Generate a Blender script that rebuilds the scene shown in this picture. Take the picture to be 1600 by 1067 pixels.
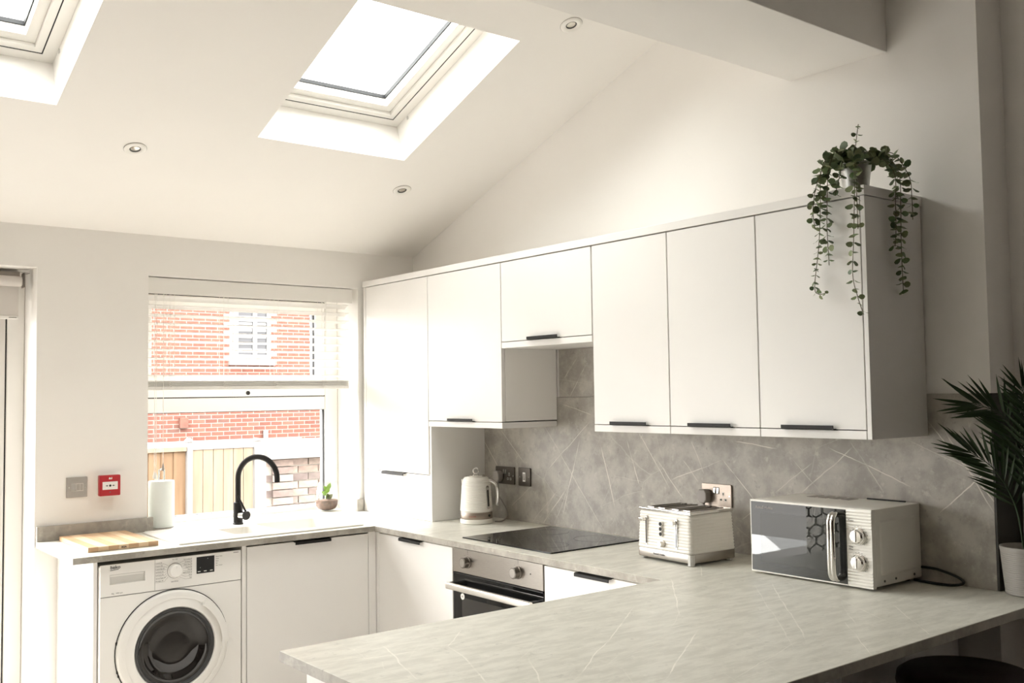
import bpy, bmesh, math, random
from mathutils import Vector, Matrix

for _o in list(bpy.data.objects):
    bpy.data.objects.remove(_o)
SC = bpy.context.scene
COL = SC.collection
R = math.radians
PI = math.pi

# ------------------------------------------------------------------ camera
CAM_LOC = Vector((-3.0852, -4.8007, 1.5381))
YAW, PITCH, ROLL, FPX = 0.6711, 0.0533, -0.0142, 1540.27
_f = Vector((math.sin(YAW) * math.cos(PITCH), math.cos(YAW) * math.cos(PITCH), math.sin(PITCH)))
_r = Vector((math.cos(YAW), -math.sin(YAW), 0))
_u = _r.cross(_f)
_r2 = math.cos(ROLL) * _r + math.sin(ROLL) * _u
_u2 = -math.sin(ROLL) * _r + math.cos(ROLL) * _u
camd = bpy.data.cameras.new('camera')
camd.sensor_fit = 'HORIZONTAL'
camd.sensor_width = 36
camd.lens = FPX * 36 / 1600
camd.clip_start = 0.05
cam = bpy.data.objects.new('camera', camd)
COL.objects.link(cam)
cam.matrix_world = Matrix(((_r2.x, _u2.x, -_f.x, CAM_LOC.x), (_r2.y, _u2.y, -_f.y, CAM_LOC.y),
                           (_r2.z, _u2.z, -_f.z, CAM_LOC.z), (0, 0, 0, 1)))
SC.camera = cam

# ------------------------------------------------------------------ sky, exposure
SKY = 21.0
world = bpy.data.worlds.new('overcast_sky')
SC.world = world
world.use_nodes = True
bg = world.node_tree.nodes['Background']
bg.inputs['Color'].default_value = (1.0, 0.992, 0.975, 1)
# overcast luminance: zenith three times the horizon
_n, _l = world.node_tree.nodes, world.node_tree.links
_tc = _n.new('ShaderNodeTexCoord')
_sx = _n.new('ShaderNodeSeparateXYZ')
_l.new(_tc.outputs['Generated'], _sx.inputs[0])
_mr = _n.new('ShaderNodeMapRange')
_mr.inputs['From Min'].default_value = 0.0
_mr.inputs['From Max'].default_value = 1.0
_mr.inputs['To Min'].default_value = SKY / 3
_mr.inputs['To Max'].default_value = SKY
_l.new(_sx.outputs['Z'], _mr.inputs['Value'])
_l.new(_mr.outputs['Result'], bg.inputs['Strength'])
# sun behind thin bright cloud over the garden to the left
SUN_TO = Vector((-0.50, 0.74, 0.46)).normalized()
sund = bpy.data.lights.new('hazy_sun', 'SUN')
sund.energy = 13.0
sund.angle = R(52)
sund.color = (1.0, 0.99, 0.965)
sun = bpy.data.objects.new('hazy_sun', sund)
COL.objects.link(sun)
sun.rotation_euler = SUN_TO.to_track_quat('Z', 'Y').to_euler()
SC.view_settings.view_transform = 'Standard'
SC.view_settings.look = 'None'
SC.view_settings.gamma = 1
SC.view_settings.use_curve_mapping = False
SC.view_settings.exposure = 0.0
SC.cycles.max_bounces = 14
SC.cycles.diffuse_bounces = 7
SC.cycles.glossy_bounces = 6
SC.cycles.transparent_max_bounces = 16
SC.cycles.transmission_bounces = 8
SC.cycles.sample_clamp_indirect = 6
SC.cycles.use_denoising = True

# roof slope and room measures
TAN = 0.3616
ZC = 2.333
NY, NZ = 0.34, 0.9404
XL = -5.3          # left wall of the extension
YR = -7.5           # rear wall


def roof(u, v, w):
    return (u, v + NY * w, ZC - TAN * v + NZ * w)


def portal(name, sx, sy, mw):
    l = bpy.data.lights.new(name, 'AREA')
    l.shape = 'RECTANGLE'
    l.size, l.size_y = sx, sy
    l.energy = 1
    l.cycles.is_portal = True
    o = bpy.data.objects.new(name, l)
    COL.objects.link(o)
    o.matrix_world = mw
    o['kind'] = 'helper'


# daylight portals: they only guide sky sampling through the modelled openings
_rotw = Matrix.Rotation(R(-90), 4, 'X')     # light looks along -Y into the room
portal('sky_portal', 1.13, 1.2, Matrix.Translation((-0.936, 0.33, 1.52)) @ _rotw)
portal('sky_portal', 2.9, 2.14, Matrix.Translation((-3.45, 0.33, 1.07)) @ _rotw)
SKYL = [(-1.34, -0.605), (-2.878, -2.143), (-4.416, -3.681)]  # third roof window is unseen, added to bring more light from the left
SKV0, SKV1 = -0.875, -1.755
_slope = math.atan(TAN)
for a, b in SKYL:
    c = roof((a + b) / 2, (SKV0 + SKV1) / 2, 0.33)
    portal('sky_portal', b - a, (SKV0 - SKV1) / NZ, Matrix.Translation(c) @ Matrix.Rotation(-_slope, 4, 'X'))


# ------------------------------------------------------------------ materials
def nt(name):
    m = bpy.data.materials.new(name)
    m.use_nodes = True
    n = m.node_tree
    return m, n.nodes, n.links, n.nodes['Principled BSDF']


def mat(name, col, rough=0.5, metal=0.0, var=0.04, scale=6.0, bump=0.0, bscale=200.0, spec=0.5, coat=0.0, trans=0.0, ior=1.45,
        stretch=(1, 1, 1), aniso=0.0):
    m, N, L, p = nt(name)
    tc = N.new('ShaderNodeTexCoord')
    mp = N.new('ShaderNodeMapping')
    mp.inputs['Scale'].default_value = stretch
    L.new(tc.outputs['Object'], mp.inputs['Vector'])
    no = N.new('ShaderNodeTexNoise')
    no.inputs['Scale'].default_value = scale
    no.inputs['Detail'].default_value = 5
    L.new(mp.outputs['Vector'], no.inputs['Vector'])
    rp = N.new('ShaderNodeMapRange')
    rp.inputs['From Min'].default_value = 0.25
    rp.inputs['From Max'].default_value = 0.75
    rp.inputs['To Min'].default_value = 1 - var
    rp.inputs['To Max'].default_value = 1 + var
    L.new(no.outputs['Fac'], rp.inputs['Value'])
    mx = N.new('ShaderNodeVectorMath')
    mx.operation = 'SCALE'
    mx.inputs[0].default_value = col[:3]
    L.new(rp.outputs['Result'], mx.inputs['Scale'])
    L.new(mx.outputs['Vector'], p.inputs['Base Color'])
    p.inputs['Roughness'].default_value = rough
    p.inputs['Metallic'].default_value = metal
    p.inputs['Specular IOR Level'].default_value = spec
    p.inputs['IOR'].default_value = ior
    p.inputs['Coat Weight'].default_value = coat
    p.inputs['Transmission Weight'].default_value = trans
    p.inputs['Anisotropic'].default_value = aniso
    if bump:
        n2 = N.new('ShaderNodeTexNoise')
        n2.inputs['Scale'].default_value = bscale
        n2.inputs['Detail'].default_value = 3
        L.new(mp.outputs['Vector'], n2.inputs['Vector'])
        b = N.new('ShaderNodeBump')
        b.inputs['Strength'].default_value = bump
        b.inputs['Distance'].default_value = 0.002
        L.new(n2.outputs['Fac'], b.inputs['Height'])
        L.new(b.outputs['Normal'], p.inputs['Normal'])
    return m


SPLASH_VEINS = [(-1.164,1.384,-1.560,0.931), (-1.481,1.404,-1.197,1.181), (-1.365,1.159,-1.228,0.920), (-0.821,1.356,-1.003,1.202), (-1.066,0.917,-1.250,1.078), (-1.148,0.918,-1.314,1.091), (-1.904,1.248,-2.039,1.102), (-2.044,1.254,-2.120,1.175), (-2.257,1.264,-2.393,1.128), (-1.988,1.173,-2.235,1.263), (-2.494,1.157,-2.660,1.272), (-3.116,1.422,-3.328,1.173), (-3.017,1.372,-3.256,1.277), (-3.153,1.427,-3.312,1.152), (-1.724,1.324,-1.796,1.134), (-1.413,1.315,-1.293,0.982), (-1.803,1.353,-1.963,1.145), (-0.684,1.294,-0.796,1.173), (-0.907,0.982,-1.060,1.087), (-2.583,1.278,-2.739,1.126), (-2.615,1.163,-2.824,1.333), (-1.286,1.582,-1.402,1.699), (-1.297,1.486,-1.507,1.439), (-1.352,1.522,-1.466,1.667), (-2.747,1.330,-3.034,1.213), (-2.320,1.341,-2.500,1.322), (-3.142,1.138,-3.292,1.269), (-2.341,1.041,-2.403,1.083), (-1.562,1.290,-1.637,1.039), (-2.091,1.334,-2.154,1.208), (-2.824,1.355,-2.940,1.186)]
TOP_VEINS = [(-0.429,-3.012,-0.632,-3.327), (-0.420,-3.206,-0.683,-3.468), (-0.506,-3.091,-0.701,-3.265), (-0.709,-3.238,-0.948,-3.464), (-1.620,-2.614,-1.427,-2.653), (-1.687,-2.832,-1.772,-3.040), (-1.578,-2.952,-1.688,-3.119), (-0.596,-2.594,-0.309,-2.608), (-0.595,-2.504,-0.968,-2.879), (-1.005,-2.733,-1.608,-3.151), (-0.478,-2.761,-1.025,-3.300), (-0.397,-2.763,-0.949,-3.284), (-1.495,-3.114,-1.035,-3.024), (-1.783,-2.627,-1.875,-2.917), (-1.074,-3.037,-1.461,-3.280), (-0.723,-2.137,-0.565,-2.103), (-0.576,-1.449,-0.624,-1.682), (-1.892,-2.690,-1.662,-2.734), (-0.865,-2.972,-1.199,-2.971), (-0.961,-3.273,-1.346,-3.381), (-0.286,-2.365,-0.473,-2.538), (-1.541,-2.619,-1.662,-2.734), (-1.662,-2.734,-1.696,-2.863), (-0.261,-3.228,-0.239,-3.427)]


def stone(name, dark, light, vein, rough, spec, streak, segs, plane):
    """grey limestone print: mottled ground, long straight pale veins, small dark flecks"""
    m, N, L, p = nt(name)
    tc = N.new('ShaderNodeTexCoord')
    ge = N.new('ShaderNodeNewGeometry')

    def noise(scale, detail, rgh=0.55, vec=None):
        n = N.new('ShaderNodeTexNoise')
        n.inputs['Scale'].default_value = scale
        n.inputs['Detail'].default_value = detail
        n.inputs['Roughness'].default_value = rgh
        L.new(vec if vec is not None else ge.outputs['Position'], n.inputs['Vector'])
        return n

    def rng(src, a, b, lo, hi, smooth=True):
        r = N.new('ShaderNodeMapRange')
        if smooth:
            r.interpolation_type = 'SMOOTHSTEP'
        r.inputs['From Min'].default_value = a
        r.inputs['From Max'].default_value = b
        r.inputs['To Min'].default_value = lo
        r.inputs['To Max'].default_value = hi
        L.new(src, r.inputs['Value'])
        return r.outputs['Result']

    def mul(a, b):
        q = N.new('ShaderNodeMath')
        q.operation = 'MULTIPLY'
        L.new(a, q.inputs[0])
        if isinstance(b, float):
            q.inputs[1].default_value = b
        else:
            L.new(b, q.inputs[1])
        return q.outputs[0]

    def mixc(fac, a, b):
        q = N.new('ShaderNodeMix')
        q.data_type = 'RGBA'
        L.new(fac, q.inputs[0])
        for s, v in ((q.inputs[6], a), (q.inputs[7], b)):
            if isinstance(v, tuple):
                s.default_value = (*v, 1)
            else:
                L.new(v, s)
        return q.outputs[2]

    mp = N.new('ShaderNodeMapping')
    mp.inputs['Scale'].default_value = streak
    mp.inputs['Rotation'].default_value = (0.0, 0.0, 0.67)
    L.new(tc.outputs['Object'], mp.inputs['Vector'])
    g = noise(9.0, 10, 0.66, mp.outputs['Vector'])
    col = mixc(rng(g.outputs['Fac'], 0.36, 0.64, 0, 1), dark, light)
    fl = noise(38.0, 4, 0.6)
    col = mixc(mul(rng(fl.outputs['Fac'], 0.62, 0.72, 0, 1), 0.35), col, tuple(x * 0.55 for x in dark))
    fl2 = noise(24.0, 8, 0.7)
    col = mixc(mul(rng(fl2.outputs['Fac'], 0.56, 0.72, 0, 1), 0.35), col, vein)
    # gentle waver for the veins
    wv = noise(6.0, 4)
    sc = N.new('ShaderNodeVectorMath')
    sc.operation = 'MULTIPLY_ADD'
    sc.inputs[1].default_value = (0.022, 0.022, 0.022)
    L.new(wv.outputs['Color'], sc.inputs[0])
    L.new(ge.outputs['Position'], sc.inputs[2])

    def dot(vec):
        q = N.new('ShaderNodeVectorMath')
        q.operation = 'DOT_PRODUCT'
        q.inputs[1].default_value = vec
        L.new(sc.outputs['Vector'], q.inputs[0])
        return q.outputs['Value']

    def absdiff(v, d):
        q = N.new('ShaderNodeMath')
        q.operation = 'SUBTRACT'
        L.new(v, q.inputs[0])
        q.inputs[1].default_value = d
        r = N.new('ShaderNodeMath')
        r.operation = 'ABSOLUTE'
        L.new(q.outputs[0], r.inputs[0])
        return r.outputs[0]
    brk = rng(noise(9.0, 3, 0.6).outputs['Fac'], 0.36, 0.52, 0.25, 1.0)
    tot = None
    rr = random.Random(3)
    for (a0, b0, a1, b1) in segs:
        ln = math.hypot(a1 - a0, b1 - b0)
        ua, ub = (a1 - a0) / ln, (b1 - b0) / ln
        emb = (lambda p_, q_: (0, p_, q_)) if plane == 'x' else (lambda p_, q_: (p_, q_, 0))
        off = 0.011 if plane == 'x' else 0.011
        ma, mb = (a0 + a1) / 2 + off, (b0 + b1) / 2 + off
        w = rr.uniform(0.0013, 0.0028)
        line = rng(absdiff(dot(emb(-ub, ua)), -ub * ma + ua * mb), w * 0.35, w, rr.uniform(0.4, 0.95), 0)
        seg = rng(absdiff(dot(emb(ua, ub)), ua * ma + ub * mb), ln * 0.35, ln * 0.58, 1, 0)
        f = mul(line, seg)
        if tot is None:
            tot = f
        else:
            q = N.new('ShaderNodeMath')
            q.operation = 'MAXIMUM'
            L.new(tot, q.inputs[0])
            L.new(f, q.inputs[1])
            tot = q.outputs[0]
    col = mixc(mul(tot, brk), col, vein)
    for k, (scale, wid, amt, rot, loc, sq) in enumerate((
            (3.1, 0.004, 0.22, (0.5, 0.3, 0.6), (3.1, 1.7, 0.4), (1, 0.55, 0.6)),
            (5.3, 0.007, 0.22, (0.9, -0.7, 0.2), (7.3, 2.2, 1.4), (1, 0.6, 0.7)))):
        mv = N.new('ShaderNodeMapping')
        mv.inputs['Rotation'].default_value = rot
        mv.inputs['Location'].default_value = loc
        mv.inputs['Scale'].default_value = sq
        L.new(sc.outputs['Vector'], mv.inputs['Vector'])
        vo = N.new('ShaderNodeTexVoronoi')
        vo.feature = 'DISTANCE_TO_EDGE'
        vo.inputs['Scale'].default_value = scale
        L.new(mv.outputs['Vector'], vo.inputs['Vector'])
        line = rng(vo.outputs['Distance'], wid * 0.25, wid, 1, 0)
        mk = noise(2.6 + k, 2, 0.5, mv.outputs['Vector'])
        col = mixc(mul(line, rng(mk.outputs['Fac'], 0.46, 0.60, 0.0, amt)), col, vein)
    L.new(col, p.inputs['Base Color'])
    p.inputs['Roughness'].default_value = rough
    p.inputs['Specular IOR Level'].default_value = spec
    b = N.new('ShaderNodeBump')
    b.inputs['Strength'].default_value = 0.08
    b.inputs['Distance'].default_value = 0.002
    L.new(fl2.outputs['Fac'], b.inputs['Height'])
    L.new(b.outputs['Normal'], p.inputs['Normal'])
    return m


def glass(name, tint=(0.97, 0.985, 0.975), refl=0.10):
    """thin architectural pane: mostly straight through with a Fresnel reflection"""
    m, N, L, p = nt(name)
    N.remove(p)
    out = N['Material Output']
    tr = N.new('ShaderNodeBsdfTransparent')
    tr.inputs['Color'].default_value = (*tint, 1)
    gl = N.new('ShaderNodeBsdfGlossy')
    gl.inputs['Roughness'].default_value = 0.01
    lw = N.new('ShaderNodeLayerWeight')
    lw.inputs['Blend'].default_value = 0.5
    pw = N.new('ShaderNodeMath')
    pw.operation = 'POWER'
    pw.inputs[1].default_value = 5.0
    L.new(lw.outputs['Facing'], pw.inputs[0])
    mu = N.new('ShaderNodeMath')
    mu.operation = 'MULTIPLY_ADD'
    mu.inputs[1].default_value = 0.9
    mu.inputs[2].default_value = refl * 0.5
    L.new(pw.outputs[0], mu.inputs[0])
    mx = N.new('ShaderNodeMixShader')
    L.new(mu.outputs[0], mx.inputs[0])
    L.new(tr.outputs[0], mx.inputs[1])
    L.new(gl.outputs[0], mx.inputs[2])
    L.new(mx.outputs[0], out.inputs['Surface'])
    return m


def wood(name, a, b, scale=3.0, stretch=(12, 12, 1.2), rough=0.55, rnd=0.0):
    m, N, L, p = nt(name)
    tc = N.new('ShaderNodeTexCoord')
    mp = N.new('ShaderNodeMapping')
    mp.inputs['Scale'].default_value = stretch
    L.new(tc.outputs['Object'], mp.inputs['Vector'])
    oi = N.new('ShaderNodeObjectInfo')
    no = N.new('ShaderNodeTexNoise')
    no.noise_dimensions = '4D'
    no.inputs['Scale'].default_value = scale
    no.inputs['Detail'].default_value = 6
    L.new(mp.outputs['Vector'], no.inputs['Vector'])
    mm = N.new('ShaderNodeMath')
    mm.operation = 'MULTIPLY'
    mm.inputs[1].default_value = 17.0
    L.new(oi.outputs['Random'], mm.inputs[0])
    L.new(mm.outputs[0], no.inputs['W'])
    ra = N.new('ShaderNodeMapRange')
    ra.inputs['From Min'].default_value = 0.3
    ra.inputs['From Max'].default_value = 0.7
    L.new(no.outputs['Fac'], ra.inputs['Value'])
    ad = N.new('ShaderNodeMath')
    ad.operation = 'MULTIPLY_ADD'
    ad.inputs[1].default_value = rnd
    L.new(oi.outputs['Random'], ad.inputs[0])
    L.new(ra.outputs['Result'], ad.inputs[2])
    mx = N.new('ShaderNodeMix')
    mx.data_type = 'RGBA'
    L.new(ad.outputs[0], mx.inputs[0])
    mx.inputs[6].default_value = (*a, 1)
    mx.inputs[7].default_value = (*b, 1)
    L.new(mx.outputs[2], p.inputs['Base Color'])
    p.inputs['Roughness'].default_value = rough
    return m


def varied(name, cols, rough=0.8, nscale=14.0, amt=0.35):
    """colour picked per object at random, with mottling"""
    m, N, L, p = nt(name)
    oi = N.new('ShaderNodeObjectInfo')
    cr = N.new('ShaderNodeValToRGB')
    cr.color_ramp.interpolation = 'LINEAR'
    el = cr.color_ramp.elements
    while len(el) < len(cols):
        el.new(0.5)
    for i, c in enumerate(cols):
        el[i].position = i / (len(cols) - 1)
        el[i].color = (*c, 1)
    L.new(oi.outputs['Random'], cr.inputs['Fac'])
    tc = N.new('ShaderNodeTexCoord')
    no = N.new('ShaderNodeTexNoise')
    no.inputs['Scale'].default_value = nscale
    no.inputs['Detail'].default_value = 4
    L.new(tc.outputs['Object'], no.inputs['Vector'])
    ra = N.new('ShaderNodeMapRange')
    ra.inputs['From Min'].default_value = 0.3
    ra.inputs['From Max'].default_value = 0.7
    ra.inputs['To Min'].default_value = 1 - amt
    ra.inputs['To Max'].default_value = 1 + amt
    L.new(no.outputs['Fac'], ra.inputs['Value'])
    sc = N.new('ShaderNodeVectorMath')
    sc.operation = 'SCALE'
    L.new(cr.outputs['Color'], sc.inputs[0])
    L.new(ra.outputs['Result'], sc.inputs['Scale'])
    L.new(sc.outputs['Vector'], p.inputs['Base Color'])
    p.inputs['Roughness'].default_value = rough
    return m


def hexcloth(name):
    """white cloth printed with a black honeycomb net"""
    m, N, L, p = nt(name)
    tc = N.new('ShaderNodeTexCoord')
    mp = N.new('ShaderNodeMapping')
    mp.inputs['Scale'].default_value = (13.0, 0, 11.0)
    L.new(tc.outputs['Object'], mp.inputs['Vector'])
    sx = N.new('ShaderNodeSeparateXYZ')
    L.new(mp.outputs['Vector'], sx.inputs[0])

    def mth(op, a, b=None):
        q = N.new('ShaderNodeMath')
        q.operation = op
        for i, v in enumerate((a, b)):
            if v is None:
                continue
            if isinstance(v, (int, float)):
                q.inputs[i].default_value = v
            else:
                L.new(v, q.inputs[i])
        return q.outputs[0]
    X, Y = sx.outputs['X'], sx.outputs['Z']

    def hexd(ox, oy):
        fx = mth('ABSOLUTE', mth('SUBTRACT', mth('FLOORED_MODULO', mth('ADD', X, ox), 1.0), 0.5))
        fy = mth('ABSOLUTE', mth('SUBTRACT', mth('FLOORED_MODULO', mth('ADD', Y, oy), 1.732), 0.866))
        return mth('MAXIMUM', fx, mth('ADD', mth('MULTIPLY', fx, 0.5), mth('MULTIPLY', fy, 0.866)))
    d = mth('MINIMUM', hexd(0, 0), hexd(0.5, 0.866))
    e = mth('GREATER_THAN', d, 0.43)
    mx = N.new('ShaderNodeMix')
    mx.data_type = 'RGBA'
    L.new(e, mx.inputs[0])
    mx.inputs[6].default_value = (0.93, 0.92, 0.90, 1)
    mx.inputs[7].default_value = (0.01, 0.01, 0.012, 1)
    L.new(mx.outputs[2], p.inputs['Base Color'])
    p.inputs['Roughness'].default_value = 0.9
    tl = N.new('ShaderNodeBsdfTranslucent')
    L.new(mx.outputs[2], tl.inputs['Color'])
    ms = N.new('ShaderNodeMixShader')
    ms.inputs[0].default_value = 0.6
    L.new(p.outputs[0], ms.inputs[1])
    L.new(tl.outputs[0], ms.inputs[2])
    L.new(ms.outputs[0], N['Material Output'].inputs['Surface'])
    return m


M = {}
M['wall'] = mat('warm white wall paint', (0.88, 0.858, 0.826), 0.85, var=0.012, scale=3, bump=0.03, bscale=260, spec=0.2)
M['ceiling'] = mat('warm white ceiling paint', (0.885, 0.862, 0.83), 0.9, var=0.012, scale=3, bump=0.02, bscale=260, spec=0.2)
M['rear'] = mat('dark taupe wall paint', (0.12, 0.088, 0.066), 0.85, var=0.03, scale=3, spec=0.2)  # unseen rear walls, coloured dark to cut the light bounced back
M['floor'] = wood('oak laminate floor', (0.50, 0.465, 0.415), (0.60, 0.56, 0.505), 2.0, (1.2, 12, 1), 0.45)
M['darkfloor'] = mat('dark rear floor', (0.06, 0.05, 0.045), 0.95, var=0.15, scale=30)  # unseen rear floor, dark as well so less light bounces
M['upvc'] = mat('white upvc', (0.86, 0.84, 0.80), 0.35, var=0.01)
M['gasket'] = mat('black rubber gasket', (0.012, 0.012, 0.014), 0.7)
M['cab'] = mat('matt white cabinet front', (0.80, 0.782, 0.757), 0.42, var=0.008, spec=0.35)
M['carcass'] = mat('white carcass board', (0.87, 0.85, 0.82), 0.5, var=0.008)
M['shadowgap'] = mat('dark recess board', (0.05, 0.045, 0.04), 0.8)
M['black'] = mat('matt black metal', (0.012, 0.011, 0.010), 0.5, spec=0.3)
M['stone'] = stone('grey veined stone splashback', (0.285, 0.265, 0.235), (0.42, 0.392, 0.35), (0.70, 0.66, 0.59), 0.42, 0.4, (1, 1, 1), SPLASH_VEINS, 'x')
M['top'] = stone('pale grey veined worktop', (0.575, 0.56, 0.495), (0.70, 0.685, 0.615), (0.88, 0.85, 0.78), 0.38, 0.45, (1.0, 3.6, 1.0), TOP_VEINS, 'z')
M['edge'] = stone('grey stone edging strip', (0.27, 0.25, 0.215), (0.40, 0.375, 0.33), (0.62, 0.58, 0.52), 0.45, 0.35, (1, 1, 1), TOP_VEINS[:6], 'z')
M['nearblack'] = mat('near black return panel', (0.04, 0.037, 0.03), 0.5, var=0.1)  # near black colour for the splashback return panel alone
M['sink'] = mat('white composite sink', (0.86, 0.84, 0.79), 0.3, var=0.01)
M['white'] = mat('white enamel', (0.82, 0.805, 0.775), 0.25, var=0.01, spec=0.5)
M['cream'] = mat('ivory plastic', (0.80, 0.775, 0.72), 0.3, var=0.01, spec=0.5)
M['grey'] = mat('grey print', (0.12, 0.115, 0.11), 0.6)
M['ink'] = mat('black print', (0.01, 0.01, 0.01), 0.6)
M['pale'] = mat('pale grey plastic', (0.62, 0.61, 0.58), 0.35)
M['chrome'] = mat('polished chrome', (0.78, 0.76, 0.73), 0.09, 1.0, var=0.02)
M['steel'] = mat('brushed stainless steel', (0.40, 0.37, 0.335), 0.32, 1.0, var=0.06, scale=30, stretch=(1, 1, 14), aniso=0.5)
M['bsteel'] = mat('brushed steel face plate', (0.40, 0.37, 0.335), 0.33, 1.0, var=0.06, scale=40, stretch=(1, 1, 14))
M['knobsteel'] = mat('dark brushed steel', (0.22, 0.20, 0.18), 0.3, 1.0, var=0.06, scale=40)
M['dsteel'] = mat('dark brushed face plate', (0.13, 0.115, 0.10), 0.45, 1.0, var=0.06, scale=40, stretch=(1, 1, 14))
M['psteel'] = mat('pinkish brushed steel', (0.36, 0.305, 0.26), 0.42, 1.0, var=0.05, scale=40, stretch=(1, 1, 14))
M['satin'] = mat('satin aluminium', (0.80, 0.77, 0.72), 0.34, 1.0, var=0.02)
M['blackglass'] = mat('black glass', (0.006, 0.006, 0.006), 0.03, var=0.0, spec=0.4)
M['ovenglass'] = mat('dark oven window glass', (0.03, 0.028, 0.026), 0.06, spec=0.6)
M['mwglass'] = mat('mirrored grey door glass', (0.022, 0.023, 0.021), 0.0, var=0.0, spec=0.5, ior=1.7)
M['mwwin'] = mat('perforated screen behind glass', (0.04, 0.041, 0.037), 0.0, var=0.0, spec=0.5, ior=1.62)
M['galv'] = mat('galvanised metal', (0.50, 0.50, 0.48), 0.34, 1.0, var=0.18, scale=22, bump=0.05, bscale=60)
M['leaf'] = varied('eucalyptus leaf', ((0.06, 0.095, 0.04), (0.11, 0.145, 0.06), (0.19, 0.215, 0.10), (0.10, 0.17, 0.06)), 0.5, 30, 0.2)
M['stem'] = mat('brown green stem', (0.10, 0.085, 0.04), 0.6)
M['palm'] = mat('dark palm leaf', (0.028, 0.052, 0.018), 0.4, var=0.15)
M['sprout'] = mat('bright green succulent leaf', (0.23, 0.38, 0.06), 0.4, var=0.2)
M['soil'] = mat('brown potting bark', (0.11, 0.055, 0.035), 0.9, var=0.5, scale=90, bump=0.5, bscale=120)
M['paper'] = mat('white kitchen paper', (0.84, 0.88, 0.85), 0.95, var=0.01, bump=0.1, bscale=300)
M['board_a'] = wood('pale board stave', (0.60, 0.43, 0.27), (0.72, 0.55, 0.37), 3, (3, 1, 30), 0.5, 0.3)
M['board_b'] = wood('brown board stave', (0.42, 0.25, 0.135), (0.56, 0.37, 0.22), 3, (3, 1, 30), 0.5, 0.3)
M['red'] = mat('red alarm plastic', (0.40, 0.012, 0.018), 0.35)
M['blind'] = mat('white faux wood slat', (0.84, 0.82, 0.78), 0.45, var=0.01)
M['cord'] = mat('white cord', (0.82, 0.80, 0.76), 0.8)
M['fabric'] = mat('pale grey roller fabric', (0.66, 0.625, 0.59), 0.9, var=0.02)
M['plugp'] = mat('grey plug plastic', (0.33, 0.30, 0.275), 0.45)
M['glass'] = glass('clear window glass')
M['frost'] = mat('hazy white door panel', (0.72, 0.69, 0.65), 0.35, var=0.02)
M['vessel'] = glass('clear vase glass', (0.95, 0.97, 0.96), 0.16)
M['brick'] = varied('red facing brick', ((0.112, 0.041, 0.028), (0.158, 0.056, 0.036), (0.139, 0.050, 0.033), (0.109, 0.053, 0.040), (0.165, 0.069, 0.046)), 0.9, 9, 0.22)
M['mortar'] = mat('pale mortar', (0.31, 0.285, 0.245), 0.95, var=0.06)
M['oldbrick'] = varied('weathered pale brick', ((0.191, 0.125, 0.099), (0.224, 0.178, 0.145), (0.211, 0.158, 0.132), (0.112, 0.086, 0.076), (0.238, 0.198, 0.165)), 0.9, 12, 0.3)
M['fence'] = wood('golden softwood fence', (0.095, 0.052, 0.023), (0.145, 0.088, 0.045), 2.2, (9, 9, 0.8), 0.8, 0.35)
M['gate'] = wood('pale softwood gate', (0.135, 0.098, 0.062), (0.185, 0.145, 0.100), 2.2, (9, 9, 0.8), 0.8, 0.3)
M['farpane'] = mat('dull far window glass', (0.06, 0.06, 0.063), 0.2)
M['farwhite'] = mat('weathered white paint', (0.21, 0.207, 0.20), 0.5)
M['yard'] = mat('grey paving', (0.11, 0.105, 0.10), 0.9, var=0.1, scale=3)
M['concrete'] = mat('pale concrete', (0.21, 0.20, 0.185), 0.9, var=0.08, scale=5)
M['felt'] = mat('pale shed roofing', (0.224, 0.224, 0.221), 0.85, var=0.08)
M['hexcloth'] = hexcloth('honeycomb print cloth')
M['stool'] = mat('very dark brown leather', (0.016, 0.006, 0.006), 0.45, bump=0.1, bscale=90)
M['lens'] = mat('silvered lamp reflector', (0.62, 0.58, 0.53), 0.2, 0.8)
M['wpot'] = mat('white ribbed ceramic', (0.40, 0.38, 0.35), 0.5)
M['drum'] = mat('perforated drum steel', (0.20, 0.19, 0.18), 0.3, 1.0, var=0.1)
M['rubber'] = mat('grey rubber seal', (0.05, 0.05, 0.05), 0.5)
M['doorglass'] = mat('smoked porthole glass', (0.012, 0.010, 0.009), 0.03, var=0.0, spec=0.6)


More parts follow.
